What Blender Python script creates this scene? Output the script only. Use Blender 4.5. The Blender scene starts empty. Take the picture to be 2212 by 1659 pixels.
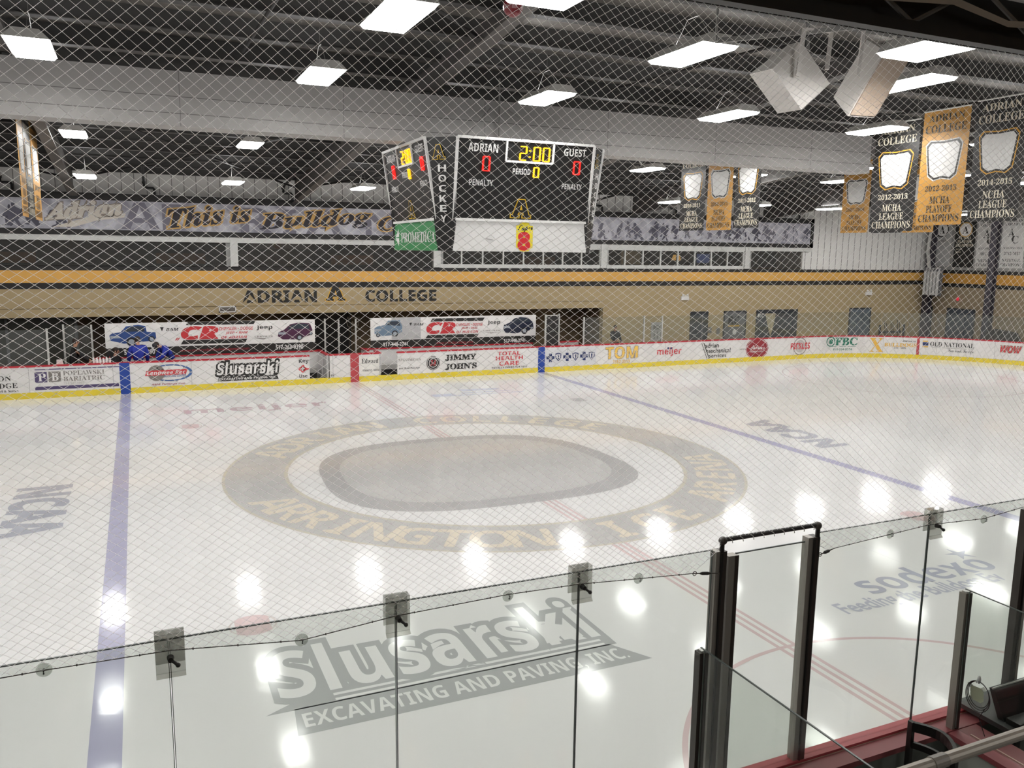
import bpy, bmesh, math, random
import numpy as np
from mathutils import Vector, Matrix
random.seed(7)
C = bpy.context.scene.collection
scn = bpy.context.scene
# ---------------------------------------------------------------- camera
F_PX, CX, CY, CZ = 1794.895, -7.2555, -17.4298, 4.8691
YAW, PITCH, ROLL = 0.423793, 0.157338, 0.0130687
def cam_axes():
    f = np.array([math.sin(YAW)*math.cos(PITCH), math.cos(YAW)*math.cos(PITCH), -math.sin(PITCH)])
    r = np.array([math.cos(YAW), -math.sin(YAW), 0.0]); u = np.cross(r, f)
    c, s = math.cos(ROLL), math.sin(ROLL)
    return np.array([c*r+s*u, -s*r+c*u, f])
AX = cam_axes(); O0 = np.array([CX, CY, CZ])
cd = bpy.data.cameras.new('camera'); cam = bpy.data.objects.new('camera', cd); C.objects.link(cam)
cd.sensor_fit = 'HORIZONTAL'; cd.sensor_width = 36.0; cd.lens = F_PX/2212*36.0
cd.clip_start = 0.05; cd.clip_end = 300
cam.matrix_world = Matrix(((AX[0][0], AX[1][0], -AX[2][0], CX), (AX[0][1], AX[1][1], -AX[2][1], CY), (AX[0][2], AX[1][2], -AX[2][2], CZ), (0, 0, 0, 1)))
scn.camera = cam
# ---------------------------------------------------------------- world, exposure
w = bpy.data.worlds.new('world'); w.use_nodes = True; scn.world = w
w.node_tree.nodes['Background'].inputs[0].default_value = (0.9, 0.95, 1.0, 1)
w.node_tree.nodes['Background'].inputs[1].default_value = 0.02
scn.view_settings.view_transform = 'Standard'; scn.view_settings.look = 'None'
scn.view_settings.gamma = 1.0; scn.view_settings.use_curve_mapping = False
scn.view_settings.exposure = 0.5
scn.cycles.use_denoising = True
scn.cycles.max_bounces = 8; scn.cycles.diffuse_bounces = 4; scn.cycles.glossy_bounces = 3
scn.cycles.transparent_max_bounces = 24; scn.cycles.caustics_reflective = False; scn.cycles.caustics_refractive = False
scn.cycles.sample_clamp_indirect = 6.0
LAMP = 26.0      # radiance of the light fixtures' lenses
# ---------------------------------------------------------------- measuring helpers: a photo pixel's line of sight met with a real plane
def ray(u, v):
    return np.array([(u-1106)/F_PX, -(v-829.5)/F_PX, 1.0]) @ AX
def at(u, v, X=None, Y=None, Z=None):
    d = ray(u, v)
    if X is not None: t = (X-CX)/d[0]
    elif Y is not None: t = (Y-CY)/d[1]
    else: t = (Z-CZ)/d[2]
    return Vector(O0+t*d)
def proj(P):
    q = AX @ (np.array(P)-O0)
    return 1106+F_PX*q[0]/q[2], 829.5-F_PX*q[1]/q[2]
# ---------------------------------------------------------------- materials
def lin(h):
    h = h.lstrip('#'); o = []
    for i in (0, 2, 4):
        c = int(h[i:i+2], 16)/255
        o.append(c/12.92 if c <= .04045 else ((c+.055)/1.055)**2.4)
    return tuple(o)+(1.0,)
MATS = {}
def mat(name, col='#808080', rough=.6, metal=0, emit=0, ecol=None, var=0.0, scale=8.0, spec=.5, bump=0, bscale=40, stretch=(1, 1, 1)):
    if name in MATS: return MATS[name]
    m = bpy.data.materials.new(name); m.use_nodes = True; MATS[name] = m
    nt = m.node_tree; b = nt.nodes['Principled BSDF']
    c = lin(col); b.inputs['Base Color'].default_value = c
    b.inputs['Roughness'].default_value = rough; b.inputs['Metallic'].default_value = metal
    b.inputs['Specular IOR Level'].default_value = spec
    if emit:
        b.inputs['Emission Color'].default_value = lin(ecol or col); b.inputs['Emission Strength'].default_value = emit
    if var or bump:
        tc = nt.nodes.new('ShaderNodeTexCoord'); mp = nt.nodes.new('ShaderNodeMapping'); mp.inputs['Scale'].default_value = stretch
        nt.links.new(tc.outputs['Object'], mp.inputs[0])
    if var:
        n = nt.nodes.new('ShaderNodeTexNoise'); n.inputs['Scale'].default_value = scale; n.inputs['Detail'].default_value = 4
        nt.links.new(mp.outputs[0], n.inputs['Vector'])
        r = nt.nodes.new('ShaderNodeMapRange'); r.inputs[1].default_value = .3; r.inputs[2].default_value = .7
        r.inputs[3].default_value = 1-var; r.inputs[4].default_value = 1+var
        nt.links.new(n.outputs[0], r.inputs[0])
        x = nt.nodes.new('ShaderNodeVectorMath'); x.operation = 'SCALE'; x.inputs[0].default_value = c[:3]
        nt.links.new(r.outputs[0], x.inputs['Scale']); nt.links.new(x.outputs[0], b.inputs['Base Color'])
    if bump:
        n2 = nt.nodes.new('ShaderNodeTexNoise'); n2.inputs['Scale'].default_value = bscale
        nt.links.new(mp.outputs[0], n2.inputs['Vector'])
        bp = nt.nodes.new('ShaderNodeBump'); bp.inputs['Strength'].default_value = bump; bp.inputs['Distance'].default_value = .02
        nt.links.new(n2.outputs[0], bp.inputs['Height']); nt.links.new(bp.outputs[0], b.inputs['Normal'])
    return m
def glass_mat(name, tint, refl=.06, haze=0.0, rough=.02):
    if name in MATS: return MATS[name]
    m = bpy.data.materials.new(name); m.use_nodes = True; MATS[name] = m
    nt = m.node_tree; nt.nodes.remove(nt.nodes['Principled BSDF']); out = nt.nodes['Material Output']
    t = nt.nodes.new('ShaderNodeBsdfTransparent'); t.inputs[0].default_value = lin(tint)
    g = nt.nodes.new('ShaderNodeBsdfGlossy'); g.inputs['Roughness'].default_value = rough
    lw = nt.nodes.new('ShaderNodeLayerWeight'); pw_ = nt.nodes.new('ShaderNodeMath'); pw_.operation = 'POWER'; pw_.inputs[1].default_value = 5.0
    nt.links.new(lw.outputs['Facing'], pw_.inputs[0])
    ma = nt.nodes.new('ShaderNodeMath'); ma.operation = 'MULTIPLY_ADD'; ma.inputs[1].default_value = .7; ma.inputs[2].default_value = refl*.5
    nt.links.new(pw_.outputs[0], ma.inputs[0])
    mx = nt.nodes.new('ShaderNodeMixShader'); nt.links.new(ma.outputs[0], mx.inputs[0])
    nt.links.new(t.outputs[0], mx.inputs[1]); nt.links.new(g.outputs[0], mx.inputs[2]); last = mx
    if haze:
        d = nt.nodes.new('ShaderNodeBsdfDiffuse'); d.inputs[0].default_value = (.75, .77, .75, 1)
        m2 = nt.nodes.new('ShaderNodeMixShader'); m2.inputs[0].default_value = haze
        nt.links.new(mx.outputs[0], m2.inputs[1]); nt.links.new(d.outputs[0], m2.inputs[2]); last = m2
    nt.links.new(last.outputs[0], out.inputs[0])
    return m
def ice_mat(name, col):
    m = mat(name, col, rough=.16, var=.025, scale=.35, spec=.5)
    nt = m.node_tree; b = nt.nodes['Principled BSDF']
    b.inputs['IOR'].default_value = 1.31
    tc = nt.nodes.new('ShaderNodeTexCoord')
    n = nt.nodes.new('ShaderNodeTexNoise'); n.inputs['Scale'].default_value = .9; n.inputs['Detail'].default_value = 6
    nt.links.new(tc.outputs['Object'], n.inputs['Vector'])
    r = nt.nodes.new('ShaderNodeMapRange'); r.inputs[1].default_value = .3; r.inputs[2].default_value = .75
    r.inputs[3].default_value = .07; r.inputs[4].default_value = .13
    nt.links.new(n.outputs[0], r.inputs[0]); nt.links.new(r.outputs[0], b.inputs['Roughness'])
    n2 = nt.nodes.new('ShaderNodeTexNoise'); n2.inputs['Scale'].default_value = 7; n2.inputs['Detail'].default_value = 4
    nt.links.new(tc.outputs['Object'], n2.inputs['Vector'])
    bp = nt.nodes.new('ShaderNodeBump'); bp.inputs['Strength'].default_value = .05; bp.inputs['Distance'].default_value = .01
    nt.links.new(n2.outputs[0], bp.inputs['Height']); nt.links.new(bp.outputs[0], b.inputs['Normal'])
    return m
# ---------------------------------------------------------------- object helpers
WL = {}
def link(o, loc, parent):
    C.objects.link(o)
    if parent is not None:
        o.parent = parent; o.location = Vector(loc)-WL[parent.name]
    else: o.location = loc
    WL[o.name] = Vector(loc)
def tag(o, label=None, cat=None, group=None, kind=None):
    if label: o['label'] = label
    if cat: o['category'] = cat
    if group: o['group'] = group
    if kind: o['kind'] = kind
    return o
def empty(name, loc, label, cat, group=None):
    o = bpy.data.objects.new(name, None); o.empty_display_size = .1
    link(o, Vector(loc), None); return tag(o, label, cat, group)
def mk(name, V, Fs, m, parent=None, smooth=False, label=None, cat=None, group=None, kind=None):
    V = [Vector(v) for v in V]
    if parent is None:
        xs = [v.x for v in V]; ys = [v.y for v in V]; zs = [v.z for v in V]
        org = Vector(((min(xs)+max(xs))/2, (min(ys)+max(ys))/2, min(zs)))
    else: org = WL[parent.name]
    me = bpy.data.meshes.new(name); me.from_pydata([tuple(v-org) for v in V], [], Fs)
    me.materials.append(m)
    if smooth: me.polygons.foreach_set('use_smooth', [True]*len(me.polygons))
    me.update()
    o = bpy.data.objects.new(name, me); link(o, org, parent)
    return tag(o, label, cat, group, kind)
class MB:
    def __init__(s): s.V = []; s.F = []
    def add(s, V, Fs):
        k = len(s.V); s.V += [Vector(v) for v in V]; s.F += [tuple(i+k for i in f) for f in Fs]; return s
    def box(s, a, b):
        x0, x1 = sorted((a[0], b[0])); y0, y1 = sorted((a[1], b[1])); z0, z1 = sorted((a[2], b[2]))
        return s.add([(x0, y0, z0), (x1, y0, z0), (x1, y1, z0), (x0, y1, z0), (x0, y0, z1), (x1, y0, z1), (x1, y1, z1), (x0, y1, z1)],
                     [(0, 3, 2, 1), (4, 5, 6, 7), (0, 1, 5, 4), (1, 2, 6, 5), (2, 3, 7, 6), (3, 0, 4, 7)])
    def hexa(s, bot, top):   # two quads in the same winding
        return s.add(list(bot)+list(top), [(0, 3, 2, 1), (4, 5, 6, 7), (0, 1, 5, 4), (1, 2, 6, 5), (2, 3, 7, 6), (3, 0, 4, 7)])
    def quad(s, a, b, c, d): return s.add([a, b, c, d], [(0, 1, 2, 3)])
    def tube(s, pts, r, n=8, caps=True):
        pts = [Vector(p) for p in pts]; k = len(s.V); rings = []
        rr = r if isinstance(r, (list, tuple)) else [r]*len(pts)
        for i, p in enumerate(pts):
            d = (pts[min(i+1, len(pts)-1)]-pts[max(i-1, 0)]).normalized()
            a = d.cross(Vector((0, 0, 1)) if abs(d.z) < .9 else Vector((1, 0, 0))).normalized(); b = d.cross(a)
            rings.append([p+rr[i]*(math.cos(t)*a+math.sin(t)*b) for t in [2*math.pi*j/n for j in range(n)]])
        V = [v for q in rings for v in q]; Fs = []
        for i in range(len(pts)-1):
            for j in range(n): Fs.append((i*n+j, i*n+(j+1) % n, (i+1)*n+(j+1) % n, (i+1)*n+j))
        if caps: Fs.append(tuple(range(n-1, -1, -1))); Fs.append(tuple((len(pts)-1)*n+j for j in range(n)))
        return s.add(V, Fs)
    def bar(s, p, q, w, h):
        p, q = Vector(p), Vector(q); d = (q-p).normalized()
        a = d.cross(Vector((0, 0, 1)) if abs(d.z) < .95 else Vector((0, 1, 0))).normalized()*w/2; b = d.cross(a).normalized()*h/2
        return s.hexa([p-a-b, p+a-b, p+a+b, p-a+b], [q-a-b, q+a-b, q+a+b, q-a+b])
    def prism(s, poly, n):   # planar polygon (3-D points) thickened by vector n
        k = len(poly); n = Vector(n)
        return s.add([Vector(p) for p in poly]+[Vector(p)+n for p in poly],
                     [tuple(range(k-1, -1, -1)), tuple(range(k, 2*k))]+[(i, (i+1) % k, k+(i+1) % k, k+i) for i in range(k)])
    def ell(s, c, r, nu=12, nv=8):
        V = []; Fs = []
        for i in range(nv+1):
            t = math.pi*i/nv
            for j in range(nu):
                p = 2*math.pi*j/nu
                V.append((c[0]+r[0]*math.sin(t)*math.cos(p), c[1]+r[1]*math.sin(t)*math.sin(p), c[2]+r[2]*math.cos(t)))
        for i in range(nv):
            for j in range(nu): Fs.append((i*nu+j, (i+1)*nu+j, (i+1)*nu+(j+1) % nu, i*nu+(j+1) % nu))
        return s.add(V, Fs)
    def build(s, name, m, parent=None, **k): return mk(name, s.V, s.F, m, parent, **k)
def box(name, a, b, m, parent=None, **k): return MB().box(a, b).build(name, m, parent, **k)
def kids(o): return [c for c in bpy.data.objects if c.parent == o]
def copy_tree(o, loc=None, parent=None):
    c = o.copy(); C.objects.link(c)
    if parent is not None: c.parent = parent
    if loc is not None: c.location = loc
    WL[c.name] = Vector(c.location)
    for ch in TREE.get(o.name, []): copy_tree(ch, None, c)
    return c
TREE = {}
def remember(o):
    def rec(x):
        TREE[x.name] = kids(x)
        for c in TREE[x.name]: rec(c)
    rec(o); return o
# ---------------------------------------------------------------- lettering
FONT = {'sansb': (0x1D5D4, 0x1D5EE, 0x1D7EC), 'sansbi': (0x1D63C, 0x1D656, 0x1D7EC), 'serif': (0x1D400, 0x1D41A, 0x1D7CE),
        'serifi': (0x1D468, 0x1D482, 0x1D7CE), 'script': (0x1D4D0, 0x1D4EA, 0x1D7CE), 'sansi': (0x1D608, 0x1D622, 0x1D7E2)}
GL = {}
def glyphs(s, font='sansb', off=0.0, space=1.0):
    key = (s, font, off, space)
    if key in GL: return GL[key]
    t = s
    if font in FONT:
        a, b, d = FONT[font]; t = ''
        for ch in s:
            if 'A' <= ch <= 'Z': t += chr(a+ord(ch)-65)
            elif 'a' <= ch <= 'z': t += chr(b+ord(ch)-97)
            elif '0' <= ch <= '9': t += chr(d+ord(ch)-48)
            else: t += ch
    c = bpy.data.curves.new('t', 'FONT'); c.body = t; c.resolution_u = 3; c.offset = off; c.space_character = space
    o = bpy.data.objects.new('t', c); C.objects.link(o)
    me = bpy.data.meshes.new_from_object(o.evaluated_get(bpy.context.evaluated_depsgraph_get()))
    V = np.array([v.co[:2] for v in me.vertices]); Fs = [tuple(p.vertices) for p in me.polygons]
    bpy.data.objects.remove(o); bpy.data.curves.remove(c); bpy.data.meshes.remove(me)
    GL[key] = (V, Fs); return GL[key]
def unit(s, font, off=0, space=1.0, ref=None, shear=0.0):
    """glyph vertices scaled so the bounding box (of ref, the plain text) is the unit square; also the aspect"""
    V, Fs = glyphs(s, font, off, space); R = glyphs(s, font, 0, space)[0] if off else V
    lo, hi = R.min(0), R.max(0); sz = hi-lo
    U = (V-lo)/sz
    if shear: U = np.c_[U[:, 0]+shear*(U[:, 1])*sz[1]/sz[0], U[:, 1]]
    if off:      # a thickened stroke can fold over itself: lay its facets a hair apart
        W = np.c_[U, layers(len(U), Fs)]; V2 = []; F2 = []
        for i, f in enumerate(Fs):
            k = len(V2); F2.append(tuple(range(k, k+len(f)))); V2 += [W[j]+[0, 0, 4e-5*(i % 5)] for j in f]
        return np.array(V2), F2, sz[0]/sz[1]
    return np.c_[U, layers(len(U), Fs)], Fs, sz[0]/sz[1]
def layers(n, Fs):   # neighbouring letters whose strokes overlap lie a hair apart, like paint over paint
    par = list(range(n))
    def fd(i):
        while par[i] != i: par[i] = par[par[i]]; i = par[i]
        return i
    for f in Fs:
        for j in f[1:]: par[fd(j)] = fd(f[0])
    ids = {}
    return np.array([ids.setdefault(fd(i), len(ids)) % 4 for i in range(n)])*2.5e-4
def plane_text(name, s, m, quad, parent, font='sansb', off=0.0, eps=.004, shear=0.0, space=1.0, **k):
    """quad = bottom-left, bottom-right, top-left corners of the text in the world"""
    bl, br, tl = [Vector(q) for q in quad]; U, Fs, _ = unit(s, font, off, space, shear=shear)
    n = (br-bl).cross(tl-bl).normalized()*eps
    return mk(name, [bl+(br-bl)*float(x)+(tl-bl)*float(y)+n*(1+float(w_)/eps) for x, y, w_ in U], Fs, m, parent, **k)
def px_quad(plane, a, b, c): return [at(*q, **plane) for q in (a, b, c)]
def rect_px(plane, u0, v0, u1, v1):   # lettering whose lower-left / upper-right pixels are known, on an upright plane along x
    bl = at(u0, v1, **plane); br = at(u1, v1, **plane); tl = at(u0, v0, **plane)
    if 'Y' in plane:
        z = bl.z; return [bl, Vector((br.x, br.y, z)), Vector((bl.x, bl.y, tl.z))]
    return [bl, br, tl]
# ================================================================ SETTING
YW, XE = 16.0, 33.5          # far wall, end wall
XL = -17.0
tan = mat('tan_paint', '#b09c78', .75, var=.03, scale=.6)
black_p = mat('black_paint', '#1d1b1b', .6)
gold_p = mat('gold_paint', '#dfaa55', .6, var=.02, scale=1)
concrete = mat('concrete', '#4a4844', .85, var=.1, scale=2)
def rib_mat():
    return mat('ribbed_panel', '#e4e2df', .5, var=.03, scale=.8)
    m = None
    nt = m.node_tree; tc = nt.nodes.new('ShaderNodeTexCoord'); wv = nt.nodes.new('ShaderNodeTexWave')
    wv.wave_type = 'BANDS'; wv.bands_direction = 'X'; wv.inputs['Scale'].default_value = .52; wv.wave_profile = 'SAW'
    nt.links.new(tc.outputs['Object'], wv.inputs[0])
    cr = nt.nodes.new('ShaderNodeValToRGB'); cr.color_ramp.elements[0].position = 0; cr.color_ramp.elements[0].color = (.22, .22, .22, 1)
    cr.color_ramp.elements[1].position = .06; cr.color_ramp.elements[1].color = lin('#c4c2bf')
    nt.links.new(wv.outputs[0], cr.inputs[0]); nt.links.new(cr.outputs[0], nt.nodes['Principled BSDF'].inputs['Base Color'])
    bp = nt.nodes.new('ShaderNodeBump'); bp.inputs['Strength'].default_value = .3
    nt.links.new(wv.outputs[0], bp.inputs['Height']); nt.links.new(bp.outputs[0], nt.nodes['Principled BSDF'].inputs['Normal'])
    return m
rib = rib_mat()
ST = dict(kind='structure')
box('floor', (XL-3, -22, -.3), (XE+.3, 19, -.03), concrete, **ST)
# far wall: a fascia over the recessed benches, then a full-height stretch
box('wall_far', (XL, YW, 2.38), (12.4, YW+.3, 3.38), tan, **ST)
box('wall_far_right', (12.4, YW, -.03), (XE, YW+.3, 3.38), tan, **ST)
box('trim_1', (XL, YW-.01, 3.38), (XE, YW+.3, 3.6), black_p, **ST)
box('trim_2', (XL, YW-.012, 3.6), (XE, YW+.3, 4.03), gold_p, **ST)
box('trim_3', (XL, YW-.01, 4.03), (XE, YW+.3, 4.18), black_p, **ST)
box('trim_4', (XL, YW-.012, 2.68), (12.4, YW, 2.70), mat('groove', '#6f5f43', .8), **ST)
box('wall_upper', (XL, YW+.25, 6.6), (XE, YW+.4, 8.1), rib, **ST)
box('wall_upper_right', (24.2, YW+.02, 4.18), (XE, YW+.25, 8.1), rib, **ST)
mb = MB()
for x in np.arange(XL+.2, XE, .42):
    z0, y0 = (6.7, YW+.25) if x < 24.2 else (4.18, YW+.02); mb.box((x-.012, y0-.012, z0), (x+.012, y0, 7.9))
mb.build('trim_30', mat('rib_joint', '#8f8d8a', .6), **ST)
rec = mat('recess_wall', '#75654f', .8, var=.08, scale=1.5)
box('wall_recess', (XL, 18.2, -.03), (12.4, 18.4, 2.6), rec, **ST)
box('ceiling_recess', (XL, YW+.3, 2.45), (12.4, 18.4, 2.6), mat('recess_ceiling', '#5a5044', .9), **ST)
dimr = mat('fill_light', '#ffffff', .5, emit=5.0, ecol='#ffe6c4')  # unseen lamps added to lift the dark recess
for i, x in enumerate((-12.5, -9.6, -6.5, -3.0, .2, 3.5, 7.0, 10.5)):
    o = MB().tube([(x, 17.3, 2.425), (x, 17.3, 2.45)], .12, 16).build('fill_light', dimr, label='added round fill light in the recess ceiling, unseen behind the tan fascia', cat='ceiling light', group='added fill lights behind the fascia')
box('wall_recess_side', (12.4, YW+.3, -.03), (12.6, 18.4, 2.6), rec, **ST)
# end wall, its shade mixed into a darker tan and gold
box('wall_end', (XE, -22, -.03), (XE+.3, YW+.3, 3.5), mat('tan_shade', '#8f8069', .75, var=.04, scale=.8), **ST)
box('trim_5', (XE-.012, -22, 3.5), (XE+.3, YW, 4.03), mat('gold_shade', '#b98738', .6), **ST)
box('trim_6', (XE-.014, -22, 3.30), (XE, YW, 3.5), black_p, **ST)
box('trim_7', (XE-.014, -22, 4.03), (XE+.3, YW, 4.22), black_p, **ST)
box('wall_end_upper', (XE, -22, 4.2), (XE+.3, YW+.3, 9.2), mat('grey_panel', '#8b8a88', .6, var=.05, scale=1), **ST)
box('wall_left', (XL-.3, -22, -.03), (XL, 18.4, 9.2), mat('dark_side', '#57544f', .8), **ST)
box('wall_near', (XL, -22, -.03), (XE, -21.7, 9.2), mat('dark_side', '#57544f', .8), **ST)
# corner columns on the end wall
cold = mat('column_dark', '#45424a', .6)
for x0, y0 in ((XE-.5, 15.55), (XE-.35, 11.9)):
    o = MB().box((x0, y0, -.03), (x0+.06, y0+.35, 7.4)).box((x0+.29, y0, -.03), (x0+.35, y0+.35, 7.4)).box((x0+.06, y0+.15, -.03), (x0+.29, y0+.2, 7.4)).build('trim_8', cold, **ST)
# ---------------------------------------------------------------- roof
def zdeck(y): return 8.9-.07*y if y > -6 else 9.32+.07*(y+6)
def zraft(y): return 8.15-.095*y if y > -6 else 8.72+.06*(y+6)
foil = mat('foil_blanket', '#77726d', .42, metal=.35, bump=.7, bscale=9, stretch=(1.2, 6, 1), var=.15, scale=2)
purl = mat('dark_steel', '#474645', .55)
mb = MB()
ys = [y for y in np.arange(-22, 17.2, .375)]
def zsag(y):
    k = (y+22) % 1.5; return zdeck(y)-.10*math.sin(math.pi*k/1.5)
for a, b in zip(ys[:-1], ys[1:]):
    mb.add([(XL-.3, a, zsag(a)), (XE+.3, a, zsag(a)), (XE+.3, b, zsag(b)), (XL-.3, b, zsag(b))], [(0, 1, 2, 3)])
ceil = mb.build('ceiling', foil, **ST)
for y in np.arange(-22+1.5, 16.2, 1.5):
    z = zdeck(y)
    MB().box((XL, y-.04, z-.34), (XE, y+.04, z)).box((XL, y-.11, z-.36), (XE, y+.11, z-.34)).build('purlin', purl, ceil)
for k in range(-1, 6):
    x = -9.1+7.62*k; mb = MB()
    P = [-21.5, -14, -10, -6, -3, 0, 4, 8, 12, 15.9]
    for a, b in zip(P[:-1], P[1:]):
        A0, B0 = zraft(a), zraft(b)
        mb.hexa([(x-.02, a, A0), (x+.02, a, A0), (x+.02, b, B0), (x-.02, b, B0)], [(x-.02, a, zdeck(a)-.3), (x+.02, a, zdeck(a)-.3), (x+.02, b, zdeck(b)-.3), (x-.02, b, zdeck(b)-.3)])
        mb.hexa([(x-.14, a, A0-.03), (x+.14, a, A0-.03), (x+.14, b, B0-.03), (x-.14, b, B0-.03)], [(x-.14, a, A0), (x+.14, a, A0), (x+.14, b, B0), (x-.14, b, B0)])
    mb.build('rafter', mat('rafter_steel', '#514e4c', .55), ceil)
for k in range(-1, 5):   # rod bracing and struts between the frames
    x = -9.1+7.62*k
    MB().tube([(x, 3.5, zraft(3.5)+.25), (x+7.62, 15.5, zraft(15.5)+.5)], .035).tube([(x+7.62, 3.5, zraft(3.5)+.25), (x, 15.5, zraft(15.5)+.5)], .035).build('brace_rod', black_p, ceil)
    MB().tube([(x, -11, zraft(-11)+.2), (x+7.62, -3, zraft(-3)+.2)], .03).tube([(x+3.8, -14, 8.0), (x+3.8, -1.2, 8.35)], .03).build('brace_rod', black_p, ceil)
# ---------------------------------------------------------------- long boxed beam under the roof
bw = mat('beam_sheet', '#a6a3a1', .55, var=.03, scale=.7)
beam = empty('boxed_beam', (-3, 0, 7.1), 'long pale grey boxed beam running under the roof above the scoreboard', 'beam')
box('sheathing', (XL, -.3, 7.1), (11.0, .3, 8.08), bw, beam)
mb = MB()
for z in (7.32, 7.62): mb.box((XL, -.304, z), (11.0, -.3, z+.012))
for x in np.arange(-15.5, 11, 3.05): mb.box((x, -.303, 7.1), (x+.008, -.3, 8.08))
mb.build('seam', mat('seam', '#6a6765', .7), beam)
mb = MB()
for x in (-9.1, -1.48, 6.14): mb.box((x-.05, -.2, 8.08), (x+.05, .2, zraft(0)+.02))
mb.build('hanger', purl, beam)
# ================================================================ LIGHT FIXTURES
lens = mat('lamp_lens', '#ffffff', .5, emit=LAMP, ecol='#fffefb')
upl = mat('uplight', '#ffffff', .5, emit=LAMP*.5, ecol='#ffffff')
hous = mat('lamp_housing', '#d8d6d2', .4)
wire = mat('steel_wire', '#8a8885', .4, metal=.6)
def fixture(loc, ztop):
    t = empty('light_fixture', loc, None, 'ceiling light')
    x, y, z = loc
    MB().hexa([(x-.305, y-.67, z+.015), (x+.305, y-.67, z+.015), (x+.305, y+.67, z+.015), (x-.305, y+.67, z+.015)],
              [(x-.17, y-.64, z+.15), (x+.17, y-.64, z+.15), (x+.17, y+.64, z+.15), (x-.17, y+.64, z+.15)]).build('housing', hous, t)
    MB().hexa([(x-.26, y-.62, z-.03), (x+.26, y-.62, z-.03), (x+.26, y+.62, z-.03), (x-.26, y+.62, z-.03)], [(x-.29, y-.655, z+.014), (x+.29, y-.655, z+.014), (x+.29, y+.655, z+.014), (x-.29, y+.655, z+.014)]).build('lens', lens, t)
    MB().box((x-.11, y-.5, z+.151), (x+.11, y+.5, z+.156)).build('uplight_slot', upl, t)
    mb = MB()
    for s in (-1, 1): mb.tube([(x, y+s*.45, z+.15), (x, y+s*.12, z+.5)], .004, 5)
    mb.tube([(x, y, z+.5), (x, y, min(ztop, 8.4))], .004, 5)
    mb.tube([(x, y-.12, z+.5), (x, y+.12, z+.5)], .006, 5)
    mb.build('hanger_wire', wire, t)
    return t
ORD = ['first', 'second', 'third', 'fourth', 'fifth', 'sixth', 'seventh', 'eighth', 'ninth', 'tenth', 'eleventh', 'twelfth']
ROWS = [(-11.3, 6.96, 'in the nearest row', range(1, 3)), (-7.25, 7.64, 'in the second row from the near boards', range(1, 4)),
        (-2.68, 7.76, 'in the row before the boxed beam', range(0, 5)), (2.2, 7.5, 'hung behind the boxed beam', range(0, 0)),
        (6.87, 7.66, 'in the first row beyond the boxed beam', range(0, 7)), (11.47, 6.97, 'in the last row before the mural', range(0, 9))]
proto = None
for (y, z, where, vis) in ROWS:
    n = 0
    for k in range(-2, 10):
        x = -8.5+4.27*k+(.2 if y < -11 else 0); zt = zdeck(y)-.05
        if proto is None:
            o = fixture(Vector((x, y, z)), zt); proto = remember(o)
        else:
            o = copy_tree(proto, Vector((x, y, z)))
        if k in vis:
            o['label'] = 'ceiling light, %s from the left %s' % (ORD[n], where); n += 1
            o['group'] = 'ceiling lights over the rink'
        else:
            o['label'] = 'ceiling light beyond the photo edge %s' % where
            o['group'] = 'unseen ceiling lights ' + where
for x, lab in ((-13, 'added fill light over the stands, behind and left of the viewer'), (-6, 'added fill light over the stands, right behind the viewer'), (1, 'added fill light over the stands, behind and right of the viewer')):
    o = copy_tree(proto, Vector((x, -19.6, 6.3))); o['label'] = lab; o['group'] = 'added fill lights over the stands'  # unseen fixture copies added as fill for the camera-facing sides
# ================================================================ ICE
CR_ = 8.534; HX, HY = 30.48, 12.954
def corner(cx, cy, a0, a1, r, n=14): return [(cx+r*math.cos(a0+(a1-a0)*i/n), cy+r*math.sin(a0+(a1-a0)*i/n)) for i in range(n+1)]
pi = math.pi
outline = [(XL+.2, -HY)]+corner(HX-CR_, -HY+CR_, -pi/2, 0, CR_)+corner(HX-CR_, HY-CR_, 0, pi/2, CR_)+[(XL+.2, HY)]
white_ice = ice_mat('ice', '#dddcdb')
ice = MB().prism([(x, y, -.05) for x, y in outline], (0, 0, .05)).build('ice_sheet', white_ice, label='smooth white ice sheet of the hockey rink with painted lines', cat='ice rink')
imz = [.001]
def ipoly(name, polys, m, dz=None):
    z = .001 if dz is None else dz
    mb = MB()
    for P in polys: mb.add([(x, y, z) for x, y in P], [tuple(range(len(P)))])
    return mb.build(name, m, ice)
def band(r0, r1, a0=0, a1=2*pi, c=(0, 0), n=96):
    return [[(c[0]+r0*math.cos(p), c[1]+r0*math.sin(p)), (c[0]+r1*math.cos(p), c[1]+r1*math.sin(p)), (c[0]+r1*math.cos(q), c[1]+r1*math.sin(q)), (c[0]+r0*math.cos(q), c[1]+r0*math.sin(q))]
            for p, q in [(a0+(a1-a0)*i/n, a0+(a1-a0)*(i+1)/n) for i in range(n)]]
blue_i = ice_mat('ice_blue', '#a9a7be'); red_i = ice_mat('ice_red', '#cdb8b8'); grey_i = ice_mat('ice_grey', '#b9b7b5'); dgrey_i = ice_mat('ice_dark_grey', '#adabaa')
lgrey_i = ice_mat('ice_light_grey', '#bebcba'); gold_i = ice_mat('ice_gold', '#d6cdbd'); sponsor_i = ice_mat('ice_sponsor', '#adaeae'); lblue_i = ice_mat('ice_pale_blue', '#bfc3d4'); thin_i = ice_mat('ice_thin', '#bdb2b0')
HXB = 25.5*.3048
for s in (-1, 1): ipoly('blue_line', [[(s*HXB-.152, -HY+.02), (s*HXB+.152, -HY+.02), (s*HXB+.152, HY-.02), (s*HXB-.152, HY-.02)]], blue_i)
ipoly('center_line', [[(q-.03, -HY+.02), (q+.03, -HY+.02), (q+.03, HY-.02), (q-.03, HY-.02)] for q in (-.122, 0, .122)], red_i)
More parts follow.
